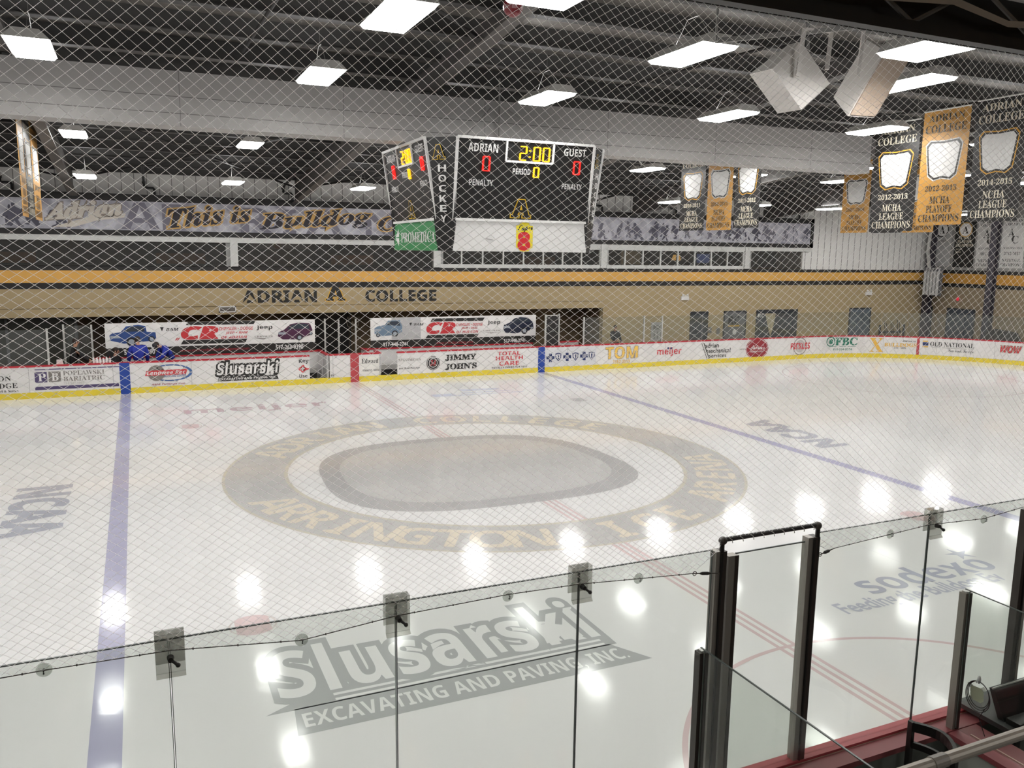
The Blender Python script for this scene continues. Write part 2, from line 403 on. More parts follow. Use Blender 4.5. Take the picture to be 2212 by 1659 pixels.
for x in (-6.096, 6.096):
    for y in (-6.706, 6.706):
        d = .305; cp = [(x+d*math.cos(2*pi*i/40), y+d*math.sin(2*pi*i/40)) for i in range(40)]
        col = red_i if x < 0 or y < 0 else lgrey_i
        ipoly('faceoff_dot', [[p for p in [(x+max(-.22, min(.22, px-x)), py) for px, py in cp]]], col, .0012)
        ipoly('faceoff_dot_edge', band(.28, .305, c=(x, y), n=40), ice_mat('ice_edge', '#cdc3c0'), .0011)
ipoly('referee_crease', band(3.02, 3.08, 0, pi, c=(0, -HY), n=60), red_i, .0016)
for yy in (6.706, -6.706): ipoly('end_zone_circle', band(4.55, 4.6, c=(21.03, yy), n=90), thin_i)
ipoly('goal_line', [[(27.1, -10.9), (27.16, -10.9), (27.16, 10.9), (27.1, 10.9)]], thin_i)
ipoly('hash_mark', [[(x-.03, 10.9), (x+.03, 10.9), (x+.03, 11.9), (x-.03, 11.9)] for x in (20.2, 21.9)], thin_i)
ipoly('logo_ring', band(4.56, 5.84), grey_i, .002)
for r0, r1 in ((5.80, 5.86), (4.5, 4.58)): ipoly('logo_ring_edge', band(r0, r1), ice_mat('ice_ring_edge', '#c2bcae'), .003)
def ring_text(s, a0, a1, r, h, inward):
    """letters spread between the polar angles a0 (first) and a1 (last); inward: tops towards the middle"""
    mb = MB(); n = len(s)
    for i, ch in enumerate(s):
        if ch == ' ': continue
        a = math.radians(a0+(a1-a0)*i/(n-1)); U, Fs, asp = unit(ch, 'sansb'); wd = h*min(asp, .95)
        rad = Vector((math.cos(a), math.sin(a), 0)); up = -rad if inward else rad
        rt = Vector((up.y, -up.x, 0)); c = rad*r
        mb.add([c+rt*(float(x)-.5)*wd+up*(float(y)-.5)*h+Vector((0, 0, .004+.0004*(i % 3))) for x, y, _ in U], Fs)
    return mb.build('ring_lettering', gold_i, ice)
ring_text('ARRINGTON', -164, -104, 5.2, .86, True)
ring_text('ICE', -86, -68, 5.2, .86, True)
ring_text('ARENA', -51, -16, 5.2, .86, True)
ring_text('ADRIAN', 149, 107, 5.2, .86, False)
ring_text('COLLEGE', 88, 32, 5.2, .86, False)
def ice_text(s, font, u0, v0, u1, v1, h, m, **k):
    a, b = at(u0, v0, Z=0), at(u1, v1, Z=0); y = (a.y+b.y)/2
    return plane_text('ice_lettering', s, m, [(a.x, y, .001), (b.x, y, .001), (a.x, y+h, .001)], ice, font, eps=.0015, **k)
# centre emblem: a plain shield in the emblem's greys
def shield(cx, cy, rx, ry, n=72, p=2.6, pinch=.0):
    out = []
    for i in range(n):
        t = 2*pi*i/n; c, s = math.cos(t), math.sin(t)
        x = math.copysign(abs(c)**(2/p), c); y = math.copysign(abs(s)**(2/p), s)
        out.append((cx+rx*x*(1-pinch*(1-y)/2), cy+ry*y))
    return out
ipoly('center_emblem', [shield(-.4, -.15, 3.25, 3.05, p=2.9, pinch=-.12)], dgrey_i, .002)
ipoly('center_emblem_field', [shield(-.4, -.1, 2.85, 2.6, p=2.7, pinch=-.1)], lgrey_i, .003)
# sponsor lettering in the ice
a0, b0 = at(640, 1560, Z=0), at(1322, 1395, Z=0)
sx0, sx1 = -6.05, -2.02
plane_text('ice_lettering_outline', 'Slusarski', sponsor_i, [(sx0, -8.75, .0008), (sx1, -8.75, .0008), (sx0, -7.55, .0008)], ice, 'sansb', off=.085, eps=.0012)
ipoly('ice_lettering_backing', [[(-6.0, -9.5), (-1.75, -9.5), (-2.05, -8.98), (-5.95, -8.98)], [(-6.25, -9.0), (-1.95, -9.0), (-1.95, -8.66), (-5.6, -8.66)]], sponsor_i, .0012)
plane_text('ice_lettering', 'Slusarski', white_ice, [(sx0, -8.75, .001), (sx1, -8.75, .001), (sx0, -7.55, .001)], ice, 'sansb', eps=.0015)
plane_text('ice_lettering', 'EXCAVATING AND PAVING, INC.', white_ice, [(-5.9, -9.42, .001), (-1.98, -9.42, .001), (-5.9, -9.1, .001)], ice, 'sansb', eps=.0015)
ipoly('ice_stripe', [[(-5.5, q), (-2.1, q), (-2.1, q+.05), (-5.5, q+.05)] for q in (-8.86, -8.97)], white_ice, .0026)
ice_text('meijer', 'sansb', 399, 897, 718, 880, 1.15, ice_mat('ice_rose', '#b8a2a6'))
ice_text('sodexo', 'sansb', 1880, 1280, 2172, 1230, .62, ice_mat('ice_navy', '#aeb0bd'))
ice_text('Feeding the Bulldogs Ev', 'sans', 1832, 1326, 2205, 1262, .42, ice_mat('ice_navy_thin', '#b6b8c3'), off=.02)
sa = at(2072, 1197, Z=0)
ipoly('ice_star', [[(sa.x+(.26 if i % 2 == 0 else .09)*math.cos(pi*i/5+.3), sa.y+(.26 if i % 2 == 0 else .09)*math.sin(pi*i/5+.3)) for i in range(10)]], MATS['ice_navy'], .0022)
nl = ice_mat('ice_slate', '#a9aab3')
q0, q1, q2 = at(41, 1057, Z=0), at(-8, 1165, Z=0), at(155, 1048, Z=0)
plane_text('ice_lettering', 'NCAA', nl, [(q0.x, q0.y, .001), (q0.x, q1.y, .001), (q2.x, q0.y, .001)], ice, 'sansb', off=.03, eps=.0015)
q0, q1, q2 = at(1834, 961, Z=0), at(1664, 906, Z=0), at(1752, 961, Z=0)
plane_text('ice_lettering', 'NCAA', nl, [(q0.x, q0.y, .001), ((q0.x+q1.x)/2, q1.y, .001), (q2.x, q0.y, .001)], ice, 'sansb', off=.03, eps=.0015)
q0, q1 = at(940, 858, Z=0), at(1170, 850, Z=0)
ipoly('ice_sponsor_mark', [[(q0.x, q0.y), (q0.x+.8, q0.y), (q0.x+.8, q0.y+.5), (q0.x, q0.y+.5)], [(q0.x+.85, q0.y), (q1.x-.5, q0.y), (q1.x-.3, q0.y+.12), (q0.x+.85, q0.y+.15)],
      [(q0.x+1.1, q0.y+.35), (q1.x-.9, q0.y+.35), (q1.x-.6, q0.y+.5), (q0.x+1.1, q0.y+.55)], [(q0.x+1.3, q0.y+.75), (q1.x-1, q0.y+.75), (q1.x-1, q0.y+1.1), (q0.x+1.3, q0.y+1.2)]], lblue_i, .0012)
# ================================================================ BOARDS
L1 = HX-CR_; ARC = CR_*pi/2
def bpt(s, d=0.0):
    """point at the run s along the far boards (s = x on the straight), d outwards; and the inward normal"""
    if s <= L1: return Vector((s, HY+d, 0)), Vector((0, -1, 0))
    if s <= L1+ARC:
        a = pi/2-(s-L1)/CR_; n = Vector((math.cos(a), math.sin(a), 0))
        return Vector((L1, HY-CR_, 0))+n*(CR_+d), -n
    return Vector((HX+d, HY-CR_-(s-L1-ARC), 0)), Vector((-1, 0, 0))
SS = np.linspace(-14, L1+ARC+18, 6000); SP = np.array([list(bpt(s)[0]) for s in SS])
def bd(u, v):
    z = .5; d = ray(u, v)
    for _ in range(4):
        q = (SP+[0, 0, z]-O0) @ AX.T
        uu = np.where(q[:, 2] > .5, 1106+F_PX*q[:, 0]/q[:, 2], 1e9)
        i = int(np.argmin(abs(uu-u))); P = SP[i]
        t = ((P[0]-CX)*d[0]+(P[1]-CY)*d[1])/(d[0]**2+d[1]**2); z = CZ+t*d[2]
    return float(SS[i]), float(z)
pan = mat('board_white', '#dcd9d7', .35, var=.03, scale=1.2)
red = mat('cap_red', '#b3202f', .4); yel = mat('kick_yellow', '#d9c335', .4, var=.05, scale=3)
blue = mat('stripe_blue', '#1f4296', .4); dred = mat('stripe_red', '#b04046', .4)
def bstrip(name, s0, s1, z0, z1, m, parent, d0=0.0, d1=.1, step=.5, **k):
    n = max(1, int(math.ceil((s1-s0)/step))) if s1 > L1 else 1
    mb = MB()
    for i in range(n):
        a, b = s0+(s1-s0)*i/n, s0+(s1-s0)*(i+1)/n
        A0, A1, B0, B1 = bpt(a, d0)[0], bpt(a, d1)[0], bpt(b, d0)[0], bpt(b, d1)[0]
        Z0, Z1 = Vector((0, 0, z0)), Vector((0, 0, z1))
        mb.hexa([A0+Z0, B0+Z0, B1+Z0, A1+Z0], [A0+Z1, B0+Z1, B1+Z1, A1+Z1])
    return mb.build(name, m, parent, **k)
SEND = L1+ARC+16
G1a, G1b, G2a, G2b = -1.65, -.91, .94, 1.66      # the two open bench gates
far = empty('far_dasher_boards', bpt(0)[0], 'long white rink boards with red cap and yellow kick strip across the ice', 'rink boards')
for a, b in ((-14, G1a), (G1b, G2a), (G2b, SEND)):
    bstrip('board_panel', a, b, .2, 1.02, pan, far, .0, .09)
    bstrip('cap_rail', a, b, 1.02, 1.07, red, far, -.01, .16)
bstrip('kick_plate', -14, SEND, -.03, .2, yel, far, -.012, .09)
bstrip('board_stripe', -7.92, -7.61, .0, 1.05, blue, far, -.014, .0); bstrip('board_stripe', 7.61, 7.91, .0, 1.05, blue, far, -.014, .0)
bstrip('board_stripe', -.15, .17, .0, 1.07, dred, far, -.014, .0)
sg = bd(1983, 750)[0]; bstrip('board_stripe', sg-.06, sg+.06, .0, 1.05, dred, far, -.014, .0)
mb = MB()
for s in np.arange(-13, SEND, 2.44):
    if any(abs(s-q) < .4 for q in (-1.3, 1.3)): continue
    p, n = bpt(s); t = Vector((-n.y, n.x, 0))*.006
    A = p+n*.002
    mb.add([A-t+Vector((0, 0, .2)), A+t+Vector((0, 0, .2)), A+t+Vector((0, 0, 1.02)), A-t+Vector((0, 0, 1.02))], [(0, 1, 2, 3)])
mb.build('panel_joint', mat('joint', '#9a9795', .6), far)
def bplane(verts2, m, name, parent, d=-.004, Fs=None):
    V = []
    for i, (s, z) in enumerate(verts2):
        p, n = bpt(s); V.append(p-n*(d[i] if isinstance(d, list) else d)+Vector((0, 0, z)))
    return mk(name, V, Fs, m, parent)
def bpanel(u0, v0, u1, v1, m, name='advert_panel', d=-.003, parent=None, seg=8):
    s0, z0 = bd(u0, v1); s1, _ = bd(u1, v1); z1 = bd(u0, v0)[1]
    V = []; Fs = []
    for i in range(seg+1):
        s = s0+(s1-s0)*i/seg; V += [(s, z0), (s, z1)]
    for i in range(seg): Fs.append((2*i, 2*i+2, 2*i+3, 2*i+1))
    return bplane(V, m, name, parent or far, d, Fs)
def btext(s, font, u0, v0, u1, v1, m, parent=None, off=0, shear=0, d=-.006, name='advert_lettering'):
    """v0, v1: top and bottom of the lettering at its left end"""
    s0, z0 = bd(u0, v1); z1 = bd(u0, v0)[1]; s1 = bd(u1, v1)[0]
    U, Fs, _ = unit(s, font, off, shear=shear)
    return bplane([(s0+(s1-s0)*x, z0+(z1-z0)*y) for x, y, _ in U], m, name, parent or far, [d-w_*1.0 for w_ in U[:, 2]], Fs)
def bshape(pts, m, name='advert_mark', d=-.005):
    P = [bd(*p) for p in pts]
    return bplane(P, m, name, far, d, [tuple(range(len(P)))])
def bdisc(u, v, rz, m, name='advert_mark', d=-.005, sx=1.0, r0=0.0, n=32):
    s, z = bd(u, v)
    if not r0: return bplane([(s+rz*sx*math.cos(2*pi*i/n), z+rz*math.sin(2*pi*i/n)) for i in range(n)], m, name, far, d, [tuple(range(n))])
    V = []; Fs = []
    for i in range(n):
        c, q = math.cos(2*pi*i/n), math.sin(2*pi*i/n); V += [(s+r0*sx*c, z+r0*q), (s+rz*sx*c, z+rz*q)]
        j = (i+1) % n; Fs.append((2*i, 2*i+1, 2*j+1, 2*j))
    return bplane(V, m, name, far, d, Fs)
ink = mat('print_black', '#23211f', .5); pw = mat('print_white', '#e6e3e1', .45); pgrey = mat('print_grey', '#77716c', .5); lgrey = mat('print_pale_grey', '#b5b1ae', .5)
ppur = mat('print_purple', '#4b3f66', .5); pred = mat('print_red', '#c22f35', .5); pblue = mat('print_blue', '#35598f', .5); navy = mat('print_navy', '#1f2f5f', .5)
pgold = mat('print_gold', '#d9a93f', .5); pgreen = mat('print_green', '#24705a', .5); maroon = mat('print_maroon', '#8e2630', .5); taup = mat('print_taupe', '#8a7f74', .5)
btext('ON', 'serif', -4, 813, 24, 824, ink); btext('DGE', 'serif', -2, 829, 39, 840, ink); btext('tel & Suites', 'serif', -3, 843.5, 40, 848.5, ink)
bpanel(75, 797, 258, 802, mat('print_lilac', '#d3cfd4', .4), d=-.002); bpanel(75, 798, 258, 800, ppur, 'advert_band'); bpanel(76, 836, 258, 843, ppur, 'advert_band')
bpanel(76, 804.5, 103, 827, ppur, 'advert_tile'); bpanel(105.5, 803, 132, 825.5, pgrey, 'advert_tile')
btext('P', 'serif', 83, 807, 100, 824, pw, d=-.009); btext('B', 'serif', 112, 805.5, 127, 822.5, pw, d=-.009)
btext('POPLAWSKI', 'serif', 136, 801.5, 226, 811, pgrey); btext('BARIATRIC', 'serif', 137, 813.5, 227, 823.5, pgrey); btext('734-547-1065', 'serif', 138, 826, 182, 830.5, lgrey)
# bowling centre
bdisc(369, 805, .29, pblue, d=-.004, sx=2.4, r0=.25); bdisc(338, 806, .27, pgrey, d=-.006)
for du, dv in ((2, -11), (5, -7), (13, -7)): bdisc(338+du, 806+dv, .03, ink, d=-.007, n=12)
bshape([(313, 812.5), (316, 801.5), (405, 796.5), (402, 808)], pred, d=-.008); btext('Lenawee Rec', 'sansbi', 317, 802.5, 401, 810.5, pw, d=-.011)
btext('BOWLING CENTER', 'sansbi', 355, 810.5, 402, 815, pblue, d=-.008); btext('AMB Tullinge Ave.', 'sansbi', 327, 829, 402, 834, maroon)
# excavating company
btext('Slusarski', 'sansb', 468, 783, 599, 811, ink, off=.12, shear=.15); btext('Slusarski', 'sansb', 468, 783, 599, 811, pw, shear=.15, d=-.009)
bshape([(470, 824), (602, 818), (598, 809), (473, 815)], ink, d=-.005); btext('EXCAVATING AND PAVING, INC.', 'sansb', 474, 817, 598, 822.5, pw, d=-.009)
btext('Key', 'sansb', 645.5, 775.5, 667, 787, ink); btext('Use', 'sansb', 646.5, 809, 664, 816, ink); btext('ey."', 'sansb', 714.5, 808, 725, 815, ink)
for du, dv in ((0, -5), (-5, 0), (5, 0), (0, 4)): bdisc(654+du, 797+dv, .065, pred, n=20)
bdisc(654, 796.5, .08, pred, n=20); bshape([(658, 799), (668, 798.6), (668, 795.4), (658, 795.6)], pred, d=-.006)
bshape([(652.9, 801), (655.1, 801), (655.1, 792), (652.9, 792)], pw, d=-.008); bshape([(649.6, 797.6), (658.4, 797.2), (658.4, 795.2), (649.6, 795.6)], pw, d=-.008)
bpanel(779, 771, 819.5, 807, mat('print_cream', '#e3e0da', .4), d=-.002); btext('Edward', 'serif', 781, 775.5, 817, 785.5, ink); btext('Todd C. Wils', 'sansb', 783, 798, 819.5, 802.5, ink)
btext('NVESTMENTS', 'serif', 861, 775.5, 909, 781, pgrey); btext('am, Rod Pender', 'sansb', 861.5, 794, 907, 798.5, ink)
bdisc(935.5, 784, .275, ink, d=-.004); bdisc(935.5, 784, .25, pw, d=-.006, r0=.235); bdisc(935.5, 784, .175, pw, d=-.007); bdisc(935.5, 784, .155, ink, d=-.008)
btext('JJ', 'serif', 929, 778, 942, 790, pred, d=-.011); btext('CHAMPIONS', 'sansb', 925, 771.5, 946, 774.5, pw, d=-.009)
btext('JIMMY', 'serif', 962, 767, 1028, 780, ink, off=.03); btext("JOHN'S", 'serif', 962, 786, 1029, 799.5, ink, off=.03)
btext('TOTAL', 'sansb', 1075, 760, 1124, 768, pred); btext('HEALTH', 'sansb', 1071, 770, 1129, 778.5, pred); btext('CARE', 'sansb', 1078, 781, 1121, 790, pred); btext('TOTALLY THERE FOR YOU', 'sansb', 1062, 793, 1138, 797, ink)
bpanel(1177, 754, 1287, 795, mat('print_mist', '#d0cfd2', .4), d=-.002)
for cu, cv in ((1189, 773), (1225, 771), (1261.5, 769)):
    bshape([(cu-3.2, cv+9), (cu+3.2, cv+9), (cu+3.2, cv-9), (cu-3.2, cv-9)], navy); bshape([(cu-8.5, cv+3.4), (cu+8.5, cv+3), (cu+8.5, cv-3.8), (cu-8.5, cv-3.4)], navy, d=-.006)
    bdisc(cu, cv, .075, pw, d=-.007, n=20); bdisc(cu, cv, .055, navy, d=-.008, n=20, r0=.03)
for cu, cv in ((1206, 771), (1243, 770), (1278, 768.5)):
    bshape([(cu-6.5, cv-7), (cu-6, cv+2), (cu, cv+9.5), (cu+6, cv+1.5), (cu+6.5, cv-7.6), (cu, cv-9)][::-1], navy); bshape([(cu-4.7, cv-5), (cu-4.3, cv+1), (cu, cv+6.8), (cu+4.3, cv+.8), (cu+4.7, cv-5.6), (cu, cv-6.6)][::-1], pw, d=-.007)
    bshape([(cu-1, cv+5), (cu+1, cv+5), (cu+1.8, cv-5), (cu-1.8, cv-5)], navy, d=-.009)
btext('TOM', 'sansb', 1308, 750, 1377, 776, taup, off=.03); btext('TOM', 'sansb', 1308, 750, 1377, 776, mat('print_amber', '#e6bb52', .5), d=-.009); btext('1952-2013', 'sansb', 1323.6, 778, 1360, 785, pgold)
btext('meijer', 'sansb', 1419, 752, 1471, 771, pred)
for du in (0, 6): bdisc(1443.5+du, 752.3, .05, navy, d=-.009, n=14)
btext('adrian', 'sans', 1523, 742, 1552, 751.5, ink, off=.015); btext('mechanical', 'sans', 1525, 753.5, 1577, 763, ink, off=.015); btext('services', 'sans', 1531, 765, 1568, 772.5, ink, off=.015)
for du in (0, 4.5): bshape([(1526.5+du, 775), (1528+du, 775), (1516.5+du, 741), (1515+du, 741)], ink)
bdisc(1635, 753, .50, maroon, sx=1.35, n=12); bdisc(1635, 753, .47, pw, sx=1.36, n=12, r0=.455, d=-.007); btext("Aubree's", 'script', 1620, 744.5, 1651, 756, pw, off=.02, d=-.009); btext('PIZZERIA & GRILL', 'sansb', 1621, 758, 1649, 761.5, pw, d=-.009)
btext('ADRIAN', 'sansb', 1598, 753, 1612, 756, pgrey)
bdisc(1728, 748, .42, pgrey, d=-.004, r0=.38); bdisc(1728, 748, .3, lgrey, d=-.004); btext('PICKLES', 'sansb', 1707.6, 741.5, 1748.5, 755, pred, off=.02)
mb = []
for k in range(9):
    bshape([(1775, 733+k*4), (1775, 733.5+k*4), (1795, 740+k*1.6), (1795, 739.6+k*1.6)][::-1], lgrey); bshape([(1868, 733+k*4), (1868, 733.5+k*4), (1852, 740+k*1.6), (1852, 739.6+k*1.6)], lgrey)
bdisc(1794.5, 738, .25, pgreen, r0=.19, d=-.006); bdisc(1794.5, 738, .13, pgreen, d=-.006); btext('FBC', 'serif', 1804, 729.5, 1851, 746, pgreen, off=.02); bpanel(1788, 748.5, 1853, 749.2, pgreen, 'advert_band'); btext('810-664-8974', 'sansb', 1799, 752.5, 1840, 757, pgreen)
btext('X', 'serif', 1876.6, 730, 1907, 760, pgold); btext('ADRIAN JR.', 'sansbi', 1949, 735.5, 1979, 739.5, ink); btext('BULLDOGS', 'serif', 1910, 740.5, 1979.5, 748, pgold, off=.02); btext('EST. 2009', 'serif', 1930.6, 749.5, 1956, 753.2, ink)
bpanel(1990, 735.5, 2005, 738, pgold, 'advert_band'); bpanel(1990, 739, 2005, 746, navy, 'advert_band'); bpanel(1990, 747.3, 2005, 749.8, pgold, 'advert_band')
btext('OLD NATIONAL', 'serif', 2009, 738, 2104.5, 748, ink); bpanel(2009, 750, 2104, 750.7, pgrey, 'advert_band'); btext('Your bank. For life.', 'script', 2048, 753.5, 2104, 763, ink, off=.01)
btext('WOW', 'sansbi', 2161, 746, 2206, 761, taup, off=.07); btext('WOW', 'sansbi', 2161, 746, 2206, 761, pred, d=-.009)
# open gates
for nm, s, lab in (('bench_gate', G1b, 'white bench gate swung open beside the blank board panel'), ('bench_gate', G2a, 'white bench gate swung open behind the cream advert panel')):
    g = empty(nm, (s, HY+.1, .2), lab, 'gate')
    x = s-.06 if s < 0 else s+.06
    box('gate_leaf', (x-.04, HY+.1, .2), (x+.04, HY+.76, 1.02), mat('gate_grey', '#b9b8b8', .4), g); box('gate_cap', (x-.07, HY+.1, 1.02), (x+.07, HY+.78, 1.07), red, g)
# ---------------------------------------------------------------- benches
YB = 14.35
wbk = mat('bench_white', '#cfcccb', .4, var=.03, scale=2)
def backboard(x0, x1, lab):
    t = empty('bench_back_board', ((x0+x1)/2, YB, 0), lab, 'boards')
    box('board_panel', (x0, YB, .0), (x1, YB+.08, 1.03), wbk, t); box('cap_rail', (x0-.02, YB-.03, 1.03), (x1+.02, YB+.11, 1.08), red, t)
    box('bench_seat', (x0+.2, YB-.42, .28), (x1-.2, YB-.02, .46), mat('bench_plank', '#b5b3b0', .6), t); box('seat_riser', (x0+.2, YB-.38, -.03), (x1-.2, YB-.30, .28), mat('bench_dark', '#2b2a2a', .6), t)
backboard(-8.7, -1.0, 'white back board with red cap behind the first players bench'); backboard(.72, 8.0, 'white back board with red cap behind the second players bench')
for x0, x1, lab in ((-1.0, -.45, 'short white red-capped return wall beside the gap, at the first bench'), (.3, .72, 'short white red-capped return wall beside the gap, at the second bench')):
    t = empty('return_wall', ((x0+x1)/2, YB, 0), lab, 'boards')
    xx = x0 if x0 < 0 else x1
    box('wall_panel', (xx-.04, HY+.82, 0), (xx+.04, YB+.3, 1.03), wbk, t); box('cap_rail', (xx-.07, HY+.82, 1.03), (xx+.07, YB+.3, 1.08), red, t)
# dealership banners on the glass behind the benches
def car(kind, x0, x1, z0, z1, body, parent, y=YB-.016):
    """flat printed side / three-quarter view of a vehicle"""
    W, H = x1-x0, z1-z0
    P = {'truck': [(.02, .28), (.0, .52), (.06, .62), (.24, .66), (.36, .93), (.62, 1.0), (.78, .93), (.80, .66), (.99, .62), (1, .34), (.9, .22), (.3, .12)],
         'van': [(.0, .30), (.02, .50), (.2, .66), (.36, .92), (.6, 1.0), (.93, .95), (1, .6), (.98, .34), (.55, .1), (.12, .12)],
         'jeep': [(.0, .22), (.0, .55), (.12, .66), (.36, .72), (.48, .98), (.9, 1.0), (.98, .62), (.98, .3), (.75, .12), (.2, .06)],
         'suv': [(.0, .3), (.02, .56), (.2, .68), (.36, .92), (.55, 1.0), (.82, .94), (.98, .68), (1, .42), (.85, .2), (.4, .06), (.08, .12)]}[kind]
    def pl(pts, m, nm, dy): mk(nm, [(x0+W*a, y-dy, z0+H*b) for a, b in pts], [tuple(range(len(pts)))[::-1]], m, parent)
    pl(P, body, 'printed_car', 0)
    gl = mat('print_window', '#2c3440', .4); dk = mat('print_tyre', '#1c1c1f', .5); chrome = mat('print_chrome', '#9fa6b0', .4)
    win = {'truck': [(.33, .68), (.40, .88), (.61, .94), (.73, .88), (.76, .68)], 'van': [(.26, .66), (.4, .88), (.6, .95), (.88, .9), (.93, .66)], 'jeep': [(.42, .72), (.52, .93), (.86, .94), (.92, .66)], 'suv': [(.3, .68), (.42, .9), (.56, .95), (.78, .9), (.9, .7)]}[kind]
    pl(win, gl, 'printed_window', .002)
    for cx, cz, r in {'truck': [(.46, .2, .13), (.9, .3, .09)], 'van': [(.62, .2, .1), (.95, .4, .06)], 'jeep': [(.72, .2, .12), (.12, .12, .07)], 'suv': [(.7, .2, .12), (.95, .36, .06)]}[kind]:
        pl([(cx+r*H/W*1.6*math.cos(t), cz+r*1.6*math.sin(t)) for t in [2*pi*i/18 for i in range(18)]], dk, 'printed_wheel', .004)
        pl([(cx+r*H/W*math.cos(t), cz+r*math.sin(t)) for t in [2*pi*i/14 for i in range(14)]], chrome, 'printed_rim', .006)
    pl([(.02, .38), (.02, .5), (.2, .5), (.24, .38)], chrome, 'printed_grille', .003)
def banner_sign(lab, TL, BR, zs):
    a, b = at(*TL, Y=YB-.01), at(*BR, Y=YB-.01)
    t = empty('dealership_banner', ((a.x+b.x)/2, YB, 1.09), lab, 'banner')
    box('banner_sheet', (a.x, YB-.012, zs), (b.x, YB+.01, 2.26), pw, t); box('banner_strip', (a.x, YB-.011, 1.085), (b.x, YB+.01, zs), ink, t)
    return t
YS = dict(Y=YB-.014)
def st(t, s, font, u0, v0, u1, v1, m, **k): return plane_text('banner_lettering', s, m, rect_px(YS, u0, v0, u1, v1), t, font, **k)
def bars(t, l):
    for P in l: mk('banner_bar', [at(*p, **YS) for p in P], [(3, 2, 1, 0)], ink, t)
t = banner_sign('white dealership banner with a blue pickup and a purple van', (225, 698), (681, 742), 1.40)
car('truck', at(237, 740, **YS).x, at(338, 740, **YS).x, 1.46, 2.2, mat('print_truck', '#2c4a86', .4), t); car('van', at(600, 720, **YS).x, at(675, 720, **YS).x, 1.45, 2.15, mat('print_van', '#4a2040', .4), t)
st(t, 'RAM', 'sansbi', 359, 708.5, 386, 715, ink); st(t, '▼', 'sans', 346, 707, 354, 716, ink); st(t, 'CR', 'sansbi', 394, 706.5, 470, 733, pred, off=.04)
bars(t, [[(401, 702.5), (406, 695.5), (552, 693), (548, 700)], [(391, 744), (396, 735), (534, 731.5), (530, 740)]])
st(t, 'CHRYSLER • DODGE', 'sansi', 473, 707, 547, 713.5, pred, off=.02); st(t, 'JEEP • RAM', 'sansi', 487, 716.5, 535, 722.5, pred, off=.02); st(t, 'OF ADRIAN', 'sansbi', 478, 726, 534, 732, pred)
st(t, 'Jeep', 'sansb', 554, 702.5, 588.6, 714, ink); st(t, 'CHRYSLER', 'serif', 550, 725.5, 590, 729, pgrey); mk('banner_wing', [at(*p, **YS) for p in ((542, 729.5), (568, 733), (590.6, 728.5), (568, 731))], [(0, 1, 2, 3)], pgrey, t)
st(t, '517-263-9390', 'sans', 269, 756.5, 335, 766.5, pw, off=.03); st(t, '517-263-9390', 'sans', 596, 745.5, 655, 755, pw, off=.03); st(t, 'www.crchryslerdodgejeepram.com', 'sans', 389, 754, 539, 762, maroon, off=.02)
for du in (0, 4): mk('banner_slash', [at(*p, **YS) for p in ((378+du, 735.5), (380.5+du, 735.5), (385+du, 729.5), (382.5+du, 729.5))], [(0, 1, 2, 3)], pred, t)
t = banner_sign('white dealership banner with a grey offroader and a dark sedan', (800, 687), (1157, 729), 1.38)
a, b = at(846, 720, **YS).x, at(909, 720, **YS).x; box('banner_patch', (a, YB-.013, 1.4), (b, YB-.012, 2.25), mat('print_patch', '#b4b3b4', .45), t)
car('jeep', at(809, 720, **YS).x, at(870, 720, **YS).x, 1.5, 2.16, mat('print_jeep', '#6f8499', .4), t); car('suv', at(1087, 720, **YS).x, at(1152, 720, **YS).x, 1.45, 2.18, mat('print_suv', '#20263a', .4), t)
st(t, 'RAM', 'sansbi', 894, 698.5, 915, 703.5, ink); st(t, '▼', 'sans', 884, 697.5, 890, 704, ink); st(t, 'CR', 'sansbi', 923, 697.5, 982, 720.5, pred, off=.04)
bars(t, [[(930, 695), (934, 688), (1047, 686), (1043, 693)], [(919, 731), (924, 724), (1034, 721), (1030, 728)]])
st(t, 'CHRYSLER • DODGE', 'sansi', 985, 699, 1043, 704.5, pred, off=.02); st(t, 'JEEP • RAM', 'sansi', 996, 707, 1031, 712, pred, off=.02); st(t, 'OF HUDSON', 'sansbi', 986, 714.5, 1033, 720, pred)
st(t, 'Jeep', 'sansb', 1053, 692.5, 1080.5, 702.5, ink); st(t, 'CHRYSLER', 'serif', 1044, 713, 1081, 716, pgrey); mk('banner_wing', [at(*p, **YS) for p in ((1042, 717), (1061, 720), (1081, 716.5), (1061, 718.5))], [(0, 1, 2, 3)], pgrey, t)
st(t, '517-448-2741', 'sans', 828, 740.5, 880.5, 748, pw, off=.03); st(t, '517-448-2741', 'sans', 1088.6, 732.5, 1134, 740, pw, off=.03); st(t, 'www.crhudsonsales.com', 'sans', 942, 737.5, 1021, 744, maroon, off=.02)
